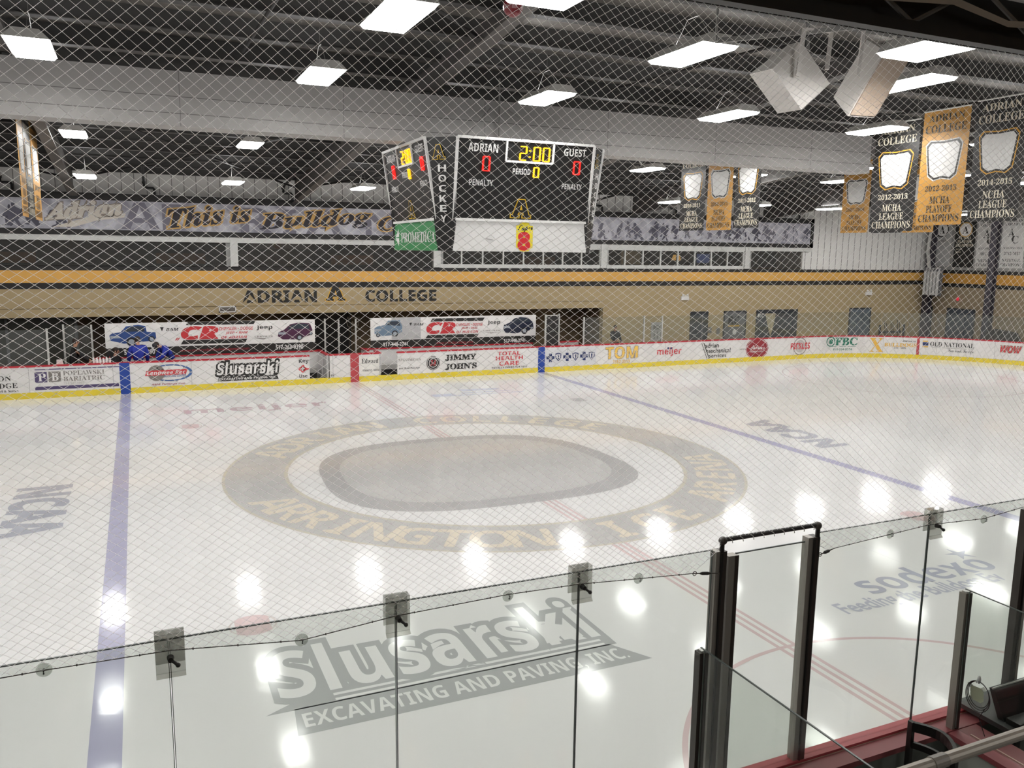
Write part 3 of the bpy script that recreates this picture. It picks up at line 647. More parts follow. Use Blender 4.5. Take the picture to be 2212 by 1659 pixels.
# glass posts and panes behind and beside the benches
alu = mat('aluminium', '#c9c8c4', .35, metal=.5); pane_m = glass_mat('far_glass', '#f3f5f3', .05, haze=.03)
def post(x, y, z0, z1, lab, w=.06):
    return box('glass_stanchion', (x-w/2, y-w/2, z0), (x+w/2, y+w/2, z1), alu, label=lab, cat='post', group='glass posts at the benches')
for x, y, z0, z1, lab in ((-9.97, HY+.08, 1.07, 2.25, 'silver glass post on the board cap, furthest from the scoreboard'), (-9.6, YB+.15, 0, 2.25, 'silver glass post behind the man in black'), (-8.75, YB+.15, 0, 2.22, 'silver glass post just before the pickup banner'),
        (-.72, YB+.3, 0, 2.25, 'silver glass post beside the purple van banner end'), (-.19, YB+.3, 0, 2.2, 'silver glass post in the gap, left side of the shield door'), (.48, YB+.3, 0, 2.22, 'silver glass post in the gap, right side of the shield door'),
        (8.02, HY+.2, 1.07, 2.36, 'silver post framing the black bench door, nearest the sedan banner'), (8.64, HY+.2, 1.07, 2.38, 'silver post framing the black bench door, on its far side'), (9.1, YB+.15, 0, 2.3, 'thin silver post two past the black bench door'), (9.75, HY+.08, 1.07, 2.23, 'silver glass post on the board cap before the tan wall'),
        (12.73, HY+.08, 1.07, 2.23, 'silver glass post above the gold lettering, at its end'), (13.66, HY+.08, 1.07, 2.21, 'silver glass post above the red lettering')):
    post(x, y, z0, z1, lab)
def pane(p, q, z0, z1, lab, grp):
    p, q = Vector(p), Vector(q); d = (q-p).normalized(); n = Vector((-d.y, d.x, 0))*.006
    return MB().hexa([p-n+Vector((0, 0, z0)), q-n+Vector((0, 0, z0)), q+n+Vector((0, 0, z0)), p+n+Vector((0, 0, z0))], [p-n+Vector((0, 0, z1)), q-n+Vector((0, 0, z1)), q+n+Vector((0, 0, z1)), p+n+Vector((0, 0, z1))]).build('safety_glass', pane_m, label=lab, cat='safety glass', group=grp)
pane((-9.55, YB+.15, 0), (-8.8, YB+.15, 0), 1.08, 2.2, 'glass pane behind the man in black', None)
pane((-11.4, HY+.08, 0), (-10.02, HY+.08, 0), 1.07, 2.22, 'glass pane on the boards above the purple and grey letter tiles', None)
s = 9.8
cl = [9.8, 11.25, 12.7]+[13.7+1.22*i for i in range(22)]
for a, b in zip(cl[:-1], cl[1:]):
    if a == 12.7 or b-a < .5: continue
    p, q = bpt(a+.02, .08)[0], bpt(b-.02, .08)[0]
    pane(p, q, 1.07, 2.2, 'clear glass pane on the far boards from the tan wall round the corner', 'clear panes on the far boards')
pane((12.77, HY+.08, 0), (13.62, HY+.08, 0), 1.07, 2.2, 'narrow glass pane between the two silver posts above the red lettering', None)
# ================================================================ FAR WALL
def block_A(parent, quad, m_out, m_in, nm):
    bl, br, tl = [Vector(q) for q in quad]; U, V = br-bl, tl-bl; N = U.cross(V).normalized()
    A = [(0, 0), (0, .13), (.09, .13), (.35, 1), (.65, 1), (.91, .13), (1, .13), (1, 0), (.6, 0), (.6, .13), (.67, .13), (.625, .28), (.375, .28), (.33, .13), (.4, .13), (.4, 0)]
    def P(a, b, d): return bl+U*a+V*b+N*d
    B = [(-.05, -.05), (-.05, .18), (.055, .18), (.31, 1.05), (.69, 1.05), (.945, .18), (1.05, .18), (1.05, -.05), (.55, -.05), (.55, .18), (.6, .18), (.585, .23), (.415, .23), (.4, .18), (.45, .18), (.45, -.05)]
    mk(nm, [P(a, b, .003) for a, b in B], [tuple(range(16))[::-1]], m_out, parent); mk(nm, [P(a, b, .006) for a, b in A], [tuple(range(16))[::-1]], m_in, parent)
    mk(nm, [P(a, b, .009) for a, b in ((.425, .42), (.575, .42), (.5, .72))], [(0, 1, 2)], m_out, parent)
WP = dict(Y=YW-.006)
sign = empty('wall_lettering', (0.3, YW, 2.75), 'large black college name lettering on the tan wall under the gold stripe', 'lettering')
def wt(s, font, u0, v0, u1, v1, m, **k): return plane_text('letter_group', s, m, rect_px(WP, u0, v0, u1, v1), sign, font, **k)
wt('ADRIAN', 'sansb', 525, 628, 684, 654, ink, off=.02); wt('COLLEGE', 'sansb', 790, 627, 942, 651.5, ink, off=.02)
block_A(sign, rect_px(WP, 704, 618, 746, 650), pgold, ink, 'letter_group')
o = empty('air_vent', at(491, 675, **WP), 'white framed air vent on the tan wall before the college name', 'vent')
a, b = at(473, 675, **WP), at(510, 661, **WP)
MB().box((a.x, YW-.03, a.z), (b.x, YW, a.z+.04)).box((a.x, YW-.03, b.z-.04), (b.x, YW, b.z)).box((a.x, YW-.03, a.z), (a.x+.04, YW, b.z)).box((b.x-.04, YW-.03, a.z), (b.x, YW, b.z)).build('frame', pw, o)
mb = MB()
for i in range(9): z = a.z+.05+i*(b.z-a.z-.09)/9; mb.box((a.x+.04, YW-.02, z), (b.x-.04, YW, z+.012))
mb.build('louvre', pgrey, o)
def exit_sign(u, v, lab):
    p = at(u, v, Y=YW); t = empty('exit_sign', (p.x, YW-.05, p.z-.1), lab, 'exit sign')
    box('sign_box', (p.x-.22, YW-.09, p.z-.11), (p.x+.22, YW-.01, p.z+.07), pw, t); MB().tube([(p.x, YW-.05, p.z+.07), (p.x, YW-.05, p.z+.15)], .02).build('mount', pw, t)
    mb = MB()
    for q in (-.13, .13): mb.ell((p.x+q, YW-.08, p.z+.13), (.06, .05, .06))
    mb.build('lamp_head', pw, t)
exit_sign(1478, 643, 'white emergency light box on the tan wall above the gold and red lettering'); exit_sign(1875, 633, 'white emergency light box on the tan wall above the grey-blue covered doorway')
def wall_door(u0, u1, ztop, lab, m, nm='door', frame=True):
    a, b = at(u0, 700, Y=YW).x, at(u1, 700, Y=YW).x
    t = empty(nm, ((a+b)/2, YW, 0), lab, 'door')
    box('door_leaf', (a+.06, YW-.035, 0), (b-.06, YW-.005, ztop-.06), m, t)
    MB().box((a, YW-.06, 0), (a+.06, YW, ztop)).box((b-.06, YW-.06, 0), (b, YW, ztop)).box((a, YW-.06, ztop-.06), (b, YW, ztop)).build('door_frame', mat('door_frame', '#3a3c40', .5), t)
    return t, a, b
ddark = mat('door_slate', '#33383e', .5); dgrey = mat('door_grey', '#6a6a6c', .5)
t, a, b = wall_door(1490, 1528, 2.12, 'dark slate door with a pale vertical strip, nearest the gold lettering', ddark)
box('push_strip', (b-.38, YW-.05, .1), (b-.30, YW-.035, 2.0), dgrey, t); MB().tube([(a+.15, YW-.04, 1.0), (a+.15, YW-.09, 1.0), (a+.28, YW-.09, 1.0)], .015).build('handle', alu, t)
t, a, b = wall_door(1562, 1610, 2.12, 'grey door with gold-edged letters on it', dgrey)
plane_text('door_lettering', 'RC', ink, [(a+.3, YW-.036, 1.45), (b-.45, YW-.036, 1.45), (a+.3, YW-.036, 1.85)], t, 'sansb', off=.03); box('door_band', (a+.3, YW-.038, 1.33), (b-.4, YW-.035, 1.39), pgold, t)
MB().ell((a+.7, YW-.04, 1.05), (.13, .012, .14)).build('door_badge', pw, t); MB().tube([(b-.15, YW-.04, 1.0), (b-.15, YW-.09, 1.0), (b-.28, YW-.09, 1.0)], .015).build('handle', alu, t)
t, a, b = wall_door(1632, 1720, 2.14, 'wide dark double doorway with a pale cloth shape hanging inside', ddark)
mk('cloth', [(a+.55, YW-.045, 1.95), (a+1.25, YW-.045, 1.95), (a+1.1, YW-.05, 1.2), (a+.95, YW-.055, .75), (a+.75, YW-.05, 1.3)], [(4, 3, 2, 1, 0)], mat('cloth_cream', '#b5a98c', .8), t)
plane_text('door_lettering', 'RC', pw, [(a+.1, YW-.036, 1.75), (a+.5, YW-.036, 1.75), (a+.1, YW-.036, 1.95)], t, 'sansb'); box('meeting_stile', ((a+b)/2-.02, YW-.045, 0), ((a+b)/2+.02, YW-.035, 2.08), purl, t)
t, a, b = wall_door(1832, 1878, 2.14, 'doorway covered by a grey-blue printed sheet above the green lettering', mat('cover_blue', '#5b646e', .6, var=.35, scale=3))
for u, v, lab in ((1551, 715, 'small grey plaque beside the door of gold-edged letters'), (1533, 713, 'small dark plaque beside the slate door')):
    p = at(u, v, Y=YW); o = box('wall_plaque', (p.x-.1, YW-.02, p.z-.15), (p.x+.1, YW, p.z+.15), pgrey, label=lab, cat='sign')
p = at(1417, 722, Y=YW); t = empty('posted_notice', (p.x, YW, .8), 'pale grey notice with dark print on the tan wall behind the narrow glass pane', 'notice')
box('sheet', (p.x-.3, YW-.02, .75), (p.x+.3, YW-.002, 1.65), mat('notice_grey', '#a9a7a4', .6), t); MB().box((p.x-.14, YW-.024, .85), (p.x-.09, YW-.02, 1.2)).box((p.x+.05, YW-.024, .85), (p.x+.1, YW-.02, 1.2)).box((p.x-.18, YW-.024, 1.3), (p.x+.18, YW-.02, 1.5)).build('print', pgrey, t)
# hockey stick rack
p = at(1928, 735, Y=15.6); t = empty('stick_rack', (p.x, 15.5, 0), 'dark rack full of upright hockey sticks beyond the gold lettering', 'rack')
x = p.x
MB().box((x-1.0, 15.3, -.03), (x+.9, 15.7, .12)).box((x-1.0, 15.62, .12), (x-.92, 15.7, 1.2)).box((x+.82, 15.62, .12), (x+.9, 15.7, 1.2)).box((x-1.0, 15.62, .75), (x+.9, 15.7, .85)).build('rack_frame', purl, t)
for i in range(11):
    q = x-.85+i*.16; h = 1.15+.35*((i*37) % 10)/10
    s_ = MB().bar((q, 15.45, .12), (q+.03, 15.66, h), .03, .02)
    tag(s_.build('hockey_stick', mat(('stick_dark', 'stick_pale')[i % 3 == 0], ('#3b3430', '#b9a98f')[i % 3 == 0], .5), label='hockey stick standing in the dark rack by the end corner', cat='hockey stick', group='sticks in the rack'))
# end-wall doors
def end_door(u0, u1, lab):
    y0, y1 = at(u1, 700, X=XE).y, at(u0, 700, X=XE).y; y1 = min(y1, YW-.1)
    t = empty('door', (XE, (y0+y1)/2, 0), lab, 'door')
    box('door_leaf', (XE-.035, y0+.06, 0), (XE-.005, y1-.06, 2.1), mat('door_blue', '#444b55', .5), t)
    MB().box((XE-.06, y0, 0), (XE, y0+.06, 2.16)).box((XE-.06, y1-.06, 0), (XE, y1, 2.16)).box((XE-.06, y0, 2.1), (XE, y1, 2.16)).build('door_frame', mat('door_frame', '#3a3c40', .5), t)
    MB().tube([(XE-.04, y0+.15, 1.0), (XE-.1, y0+.15, 1.0), (XE-.1, y0+.3, 1.0)], .02).build('handle', alu, t)
end_door(1988, 2012, 'narrow blue-grey door on the end wall beside the corner column'); end_door(2044, 2105, 'wide blue-grey double door on the end wall under the red lamp')
p = at(2070, 646, X=XE); o = MB().ell((XE-.05, p.y, p.z), (.06, .08, .1)).build('alarm_lamp', mat('alarm_red', '#c22a3c', .3, emit=.6), label='small red lamp on the end wall above the double door', cat='lamp')
# ribbed white air unit by the corner
p = at(2016, 610, X=32.6); t = empty('air_unit', (32.6, p.y, 2.75), 'ribbed white air unit hanging by the corner column', 'air unit')
mb = MB()
for i in range(5): mb.tube([(32.4, p.y-.42+i*.2, 2.85), (32.4, p.y-.42+i*.2, 4.1), (32.5, p.y-.42+i*.2, 4.3)], .08, 8)
mb.build('ribs', mat('unit_white', '#b4b3b2', .4), t); box('back_plate', (32.5, p.y-.55, 2.8), (32.62, p.y+.55, 4.3), dgrey, t); MB().tube([(32.55, p.y+.3, 4.3), (32.7, p.y+.6, 5.2), (32.8, p.y+.6, 6.6)], .09).build('duct_pipe', alu, t); MB().tube([(32.6, p.y, 3.9), (XE, p.y, 3.9)], .04).tube([(32.6, p.y, 3.1), (XE, p.y, 3.1)], .04).build('wall_arm', purl, t)
# black wheeled bin in the far corner
p = at(2160, 738, X=32.0); t = empty('black_bin', (32, p.y, 0), 'low black heap-shaped cover on the floor behind the far corner boards', 'cover')
MB().hexa([(31.6, p.y-1.3, -.03), (32.6, p.y-1.3, -.03), (32.6, p.y+1.1, -.03), (31.6, p.y+1.1, -.03)], [(31.8, p.y-.6, 1.25), (32.4, p.y-.6, 1.25), (32.4, p.y+.5, 1.35), (31.8, p.y+.5, 1.35)]).build('cover_sheet', mat('tarp_black', '#2a2826', .7), t)
# recess: shield door, black bench door, benches
t = empty('shield_door', (.2, 17.9, 0), 'black door with a pale shield letter in the gap between the benches', 'door')
box('door_leaf', (-.55, 17.86, 0), (.95, 17.9, 2.3), mat('door_black', '#1a1716', .5), t)
P = dict(Y=17.85)
plane_text('door_lettering', 'A', mat('print_bone', '#b9ae9c', .6), rect_px(P, 754, 694, 769, 705), t, 'serif'); plane_text('door_lettering', 'BULLDOGS', MATS['print_bone'], rect_px(P, 750, 684.5, 777, 689), t, 'sansb')
mb = MB()
for p0, p1 in (((748, 691), (751, 704)), ((751, 704), (762, 714)), ((762, 714), (773, 704)), ((773, 704), (776, 691))): mb.bar(at(*p0, **P), at(*p1, **P), .03, .02)
mb.build('shield_outline', MATS['print_bone'], t)
MB().tube([(-.62, 17.87, 0), (-.62, 17.87, 2.36), (1.02, 17.87, 2.36), (1.02, 17.87, 0)], .04, 6).build('door_frame', purl, t)
t = empty('bench_door', (8.33, HY+.2, .1), 'tall black bench door with a faint round emblem, just past the second blue stripe', 'door')
box('door_leaf', (8.06, HY+.17, 1.07), (8.60, HY+.23, 2.3), mat('door_black', '#1a1716', .5), t); box('top_rail', (8.0, HY+.17, 2.3), (8.66, HY+.23, 2.34), alu, t)
MB().tube([(8.3+.2*math.cos(q), HY+.16, 1.85+.2*math.sin(q)) for q in [2*pi*i/20 for i in range(21)]], .012, 5).build('emblem_ring', dgrey, t)
t = empty('end_return', (9.2, HY+.6, 0), 'white curved end wall of the bench with red cap past the black door', 'boards')
box('wall_panel', (8.75, HY+.5, 0), (9.75, HY+.58, 1.14), wbk, t); box('cap_rail', (8.72, HY+.47, 1.14), (9.78, HY+.61, 1.19), red, t)
for x0, x1, lab in ((-13.5, -9.3, 'dark glazed partition inside the recess at the photo edge'),):
    t = empty('partition', ((x0+x1)/2, 16.9, 0), lab, 'partition')
    box('partition_panel', (x0, 16.9, -.03), (x1, 16.95, 2.3), mat('part_dark', '#35352f', .4, var=.1), t)
    mb = MB()
    for q in (-13.4, -11.6, -9.4): mb.box((q, 16.84, -.03), (q+.08, 16.9, 2.3))
    mb.build('mullion', dgrey, t)
t = empty('door', (-8.9, 17.9, 0), 'plain brown door in the recess behind the man in black', 'door')
box('door_leaf', (-9.9, 17.95, 0), (-8.0, 18.0, 2.3), mat('door_brown', '#46382c', .6), t); MB().tube([(-9.95, 17.96, 0), (-9.95, 17.96, 2.34), (-7.95, 17.96, 2.34), (-7.95, 17.96, 0)], .03, 6).build('door_frame', dgrey, t)
# ================================================================ MEZZANINE: mural, windows
YM = 15.9; XM = 24.7
def mural_mat():
    m = mat('mural_print', '#8f8e98', .5); nt = m.node_tree; b = nt.nodes['Principled BSDF']
    tc = nt.nodes.new('ShaderNodeTexCoord'); mp = nt.nodes.new('ShaderNodeMapping'); mp.inputs['Scale'].default_value = (1, 1, 1)
    nt.links.new(tc.outputs['Object'], mp.inputs[0])
    n = nt.nodes.new('ShaderNodeTexNoise'); n.inputs['Scale'].default_value = 2.2; n.inputs['Detail'].default_value = 6; n.inputs['Distortion'].default_value = .6
    nt.links.new(mp.outputs[0], n.inputs['Vector'])
    cr = nt.nodes.new('ShaderNodeValToRGB'); e = cr.color_ramp.elements
    e[0].position = .35; e[0].color = lin('#8f8d99'); e[1].position = .62; e[1].color = lin('#c3c2cb')
    nt.links.new(n.outputs[0], cr.inputs[0]); nt.links.new(cr.outputs[0], b.inputs['Base Color']); return m
mural = empty('mural_strip', (4, YM, 5.3), 'long grey-blue hockey photo mural with script slogan along the upper far wall', 'mural')
box('mural_sheet', (XL, YM, 5.47), (XM-.2, YM+.2, 6.5), mural_mat(), mural)
MB().box((XL, YM-.03, 6.5), (XM, YM+.22, 6.74)).box((XL, YM-.03, 5.28), (XM, YM+.22, 5.47)).box((XM-.2, YM-.03, 5.28), (XM, YM+.22, 6.74)).build('mural_frame', black_p, mural)
MP = dict(Y=YM-.004)
def mt(s, font, u0, v0, u1, v1, m, rise=0, **k):
    bl, br, tl = rect_px(MP, u0, v0, u1, v1); br = at(u1, v1-rise, **MP)
    return plane_text('mural_lettering', s, m, [bl, br, tl], mural, font, **k)
shade = mat('print_shadow', '#767380', .6); cream = mat('print_bone_light', '#d3cbc0', .6); tang = mat('print_tan', '#c9a15f', .6)
for ch, u0, u1 in (('A', 262, 345), ('D', 352, 425), ('R', 520, 590), ('I', 612, 640), ('A', 660, 740), ('N', 790, 850)): mt(ch, 'sansb', u0, 437+(u0-262)*.045, u1, 495+(u0-262)*.03, shade, eps=.002)
mt('Adrian', 'serifi', 100, 440, 262, 474, taup, rise=10, off=.075, eps=.003); mt('Adrian', 'serifi', 100, 440, 262, 474, cream, rise=10, off=.035, eps=.006)
mk('mural_swash', [at(u, v, Y=YM-.007) for u, v in ((112, 490), (160, 490), (210, 476), (268, 470), (272, 462), (262, 460), (200, 466))], [(0, 1, 2, 3, 4, 5, 6)], cream, mural)
for s, u0, v0, u1, v1, rise in (('This', 364, 452, 482, 493, 10), ('is', 500, 448, 541, 482, 4), ('Bulldog', 562, 462, 800, 505, 14), ('Country', 818, 470, 1010, 507, 6)):
    mt(s, 'serifi', u0, v0, u1, v1, tang, rise=rise, off=.07, eps=.004); mt(s, 'serifi', u0, v0, u1, v1, mat('print_charcoal', '#2c2830', .6), rise=rise, off=.015, eps=.008)
# the mural's photo figures: irregular dark player shapes
rnd = random.Random(3)
def blob(mbx, cx, cz, rx, rz, y):
    k = 9; mbx.add([(cx+rx*math.cos(2*pi*i/k)*rnd.uniform(.6, 1.15), y, cz+rz*math.sin(2*pi*i/k)*rnd.uniform(.7, 1.1)) for i in range(k)], [tuple(range(k))])
pm = [mat('print_ink_blue', '#5a5866', .6), mat('print_ink_grey', '#6a6773', .6), mat('print_ink_dark', '#494755', .6), mat('print_ink_pale', '#b0aeb8', .6), mat('print_ink_ice', '#c2c0c8', .6)]
for rng in ((-16.6, -9.2, 20), (10.6, 24.2, 44)):
    for i in range(rng[2]):
        x = rng[0]+(rng[1]-rng[0])*(i+rnd.uniform(0, 1))/rng[2]; h = rnd.uniform(.55, .9); z0 = 5.49+rnd.uniform(0, .95-h); mb = MB(); y = YM-.003-.0004*i/1.0 if i < 12 else YM-.003-.0004*(i % 12); sg_ = rnd.choice((-1, 1)); ln = rnd.uniform(-.3, .3); wd = rnd.uniform(.9, 1.7); j = lambda: rnd.uniform(-.05, .05)
        P = [(-.15, 0), (-.17, .06), (-.08, .12), (-.09, .30), (-.14, .44), (-.24, .36), (-.27, .42), (-.18, .66), (-.09, .74), (-.085, .84), (-.03, .92), (.04, .92), (.085, .82), (.07, .74), (.18, .64), (.25, .42), (.17, .40), (.12, .44), (.12, .30), (.22, .08), (.24, .02), (.12, 0), (.02, .24), (-.03, .02)]
        mb.add([(x+sg_*(a+j())*h*wd+ln*b*h, y, z0+(b+j()*.7)*h) for a, b in P], [tuple(range(len(P)))]).build('printed_player', pm[(i*7+i//3) % 5], mural)
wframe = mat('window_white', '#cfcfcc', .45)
box('trim_9', (XL, YM+.02, 5.08), (XM, YM+.3, 5.28), wframe, **ST)
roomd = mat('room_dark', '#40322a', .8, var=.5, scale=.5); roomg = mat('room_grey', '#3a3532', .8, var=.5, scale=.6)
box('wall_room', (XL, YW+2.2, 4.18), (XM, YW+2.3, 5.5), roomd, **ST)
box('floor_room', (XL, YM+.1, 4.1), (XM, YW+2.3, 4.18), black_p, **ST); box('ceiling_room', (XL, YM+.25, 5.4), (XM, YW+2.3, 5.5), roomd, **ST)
box('wall_room_end', (XM-.3, YM+.2, 4.18), (XM, YW+2.3, 5.4), wframe, **ST)
pane_w = glass_mat('room_glass', '#c9c6c3', .06, haze=.05)  # diffuse share stands in for the grey reflections on these panes
n = 0
for x0, x1, mull in ((XL, -3.95, 0), (-3.66, 4.12, 0), (4.43, 12.15, 8), (12.5, 20.35, 8), (20.75, 24.1, 0)):
    n += 1
    t = bpy.data.objects.new('window_%d' % n, None); link(t, Vector(((x0+x1)/2, YM+.1, 4.2)), None); tag(t, kind='structure')
    box('glass', (x0, YM+.12, 4.2), (x1, YM+.13, 5.08), pane_w, t)
    if mull:
        mb = MB().box((x0, YM+.05, 4.18), (x1, YM+.2, 4.34)).box((x0, YM+.05, 5.02), (x1, YM+.2, 5.08))
        for i in range(mull+1): q = x0+(x1-x0)*i/mull; mb.box((q-.03, YM+.06, 4.34), (q+.03, YM+.18, 5.02))
        mb.build('window_frame', wframe, t)
for i, x in enumerate((-3.8, 4.28, 12.32, 20.55)):
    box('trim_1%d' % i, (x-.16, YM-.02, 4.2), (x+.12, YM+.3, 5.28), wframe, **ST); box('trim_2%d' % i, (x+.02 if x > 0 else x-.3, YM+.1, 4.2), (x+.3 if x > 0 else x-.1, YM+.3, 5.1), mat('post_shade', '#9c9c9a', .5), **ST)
# dim things in the lit club room: two table lamps, a screen, chairs seen through the panes
def room_lamp(x, lab):
    t = empty('table_lamp', (x, 17.2, 4.18), lab, 'lamp')
    MB().tube([(x, 17.2, 4.18), (x, 17.2, 4.6)], .03).build('stand', ink, t); MB().tube([(x, 17.2, 4.58), (x, 17.2, 4.85)], [.24, .15], 14).build('lamp_shade', mat('shade_glow', '#e8c27a', .6, emit=1.0, ecol='#e0b25a'), t)
for x in (-14, -9.5, -1.5, 2, 8, 14.5, 18.5, 22.5):
    box('room_fill_panel', (x-.3, 17.0, 5.36), (x+.3, 17.6, 5.4), mat('panel_fill', '#ffffff', .5, emit=1.6, ecol='#ffd9a8'), label='added dim fill panel on the club room ceiling, unseen behind the window head', cat='ceiling light', group='added club room fill panels')  # unseen glowing panels added to brighten the room
room_lamp(17.2, 'glowing yellow lamp shade behind the club room panes')
t = empty('screen', (19.4, 17.9, 4.4), 'small bluish screen glowing behind the last panes', 'screen'); box('screen_body', (18.9, 17.9, 4.4), (19.9, 17.95, 4.95), ink, t); box('screen_stand', (19.3, 17.88, 4.18), (19.5, 17.97, 4.4), ink, t); box('screen_face', (18.95, 17.89, 4.45), (19.85, 17.9, 4.9), mat('screen_glow', '#5b6fa8', .4, emit=.5), t)
box('wall_poster', (14.6, 18.1, 4.35), (15.7, 18.19, 5.0), mat('poster_cream_glow', '#b9ad90', .7, emit=.12), label='cream poster on the club room back wall behind the panes', cat='poster')  # poster is no lamp: a faint glow is put into its material
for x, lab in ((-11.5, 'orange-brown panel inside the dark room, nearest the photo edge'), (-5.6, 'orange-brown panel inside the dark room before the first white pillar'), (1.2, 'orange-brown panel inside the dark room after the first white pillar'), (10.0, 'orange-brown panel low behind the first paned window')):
    box('wall_panel', (x-.9, 18.05, 4.25), (x+.9, 18.18, 4.65), mat('panel_amber_glow', '#8a5a26', .7, emit=.06), label=lab, cat='panel')  # panels are no lamps: a faint glow is added to their amber
# drain pipes on the ribbed wall
for i, (u, lab) in enumerate(((312, 'black drain pipe on the ribbed wall above the first letters of the slogan'), (612, 'black drain pipe on the ribbed wall above the middle of the slogan'), (1288, 'black drain pipe on the ribbed wall just past the scoreboard'), (1450, 'black drain pipe on the ribbed wall behind the three banners'), (1720, 'black drain pipe on the ribbed wall near the mural end'), (2, 'black drain pipe on the ribbed wall at the photo edge'))):
    x = at(u, 420, Y=YW+.1).x; y = YW+.12
    t = empty('drain_pipe', (x, y, 6.7), lab, 'pipe')
    MB().tube([(x-.05, y-3.5, 7.5), (x-.02, y-.6, 7.28), (x, y, 7.2), (x, y, 7.05), (x+.05, y, 7.0), (x+.3, y, 7.0), (x+.34, y, 6.95), (x+.34, y, 6.74)], .045, 8).build('pipe_run', mat('pipe_black', '#1e1e1e', .4), t)
    MB().tube([(x, y, 7.14), (x, y, 7.24)], .065, 8).build('coupling', MATS['pipe_black'], t)
# ================================================================ SCOREBOARD
sb = empty('scoreboard', (0, 0, 4.88), 'black four-sided hanging scoreboard with lit yellow clock and red scores', 'scoreboard')
HB, W2, LEAN = 1.75, 1.5, .24
sbk = mat('score_black', '#141313', .45); swh = mat('score_white', '#e3e2e0', .4)
box('core', (-1.45, -1.45, 4.95), (1.45, 1.45, 7.0), sbk, sb)
led_y = mat('led_yellow', '#ffc81e', .4, emit=.85, ecol='#ffc01a'); led_r = mat('led_red', '#ff2a22', .4, emit=.7, ecol='#ff2018'); mgold = mat('mark_gold', '#d8b02c', .5)
def face(ax):
    """ax 0..3: faces -y, -x, +y, +x; returns (bottom-left, right, up) of the upper panel and of the sponsor panel"""
    c, s = [(1, 0), (0, -1), (-1, 0), (0, 1)][ax]
    def rot(x, y, z): return Vector((x*c-y*s, x*s+y*c, z))
    return rot(-W2, -HB, 5.5), rot(2*W2, 0, 0), rot(0, -LEAN, 1.55), rot(-W2, -HB, 4.88), rot(0, -1, 0)
SEG = {'0': 'abcdef', '2': 'abged', '8': 'abcdefg'}
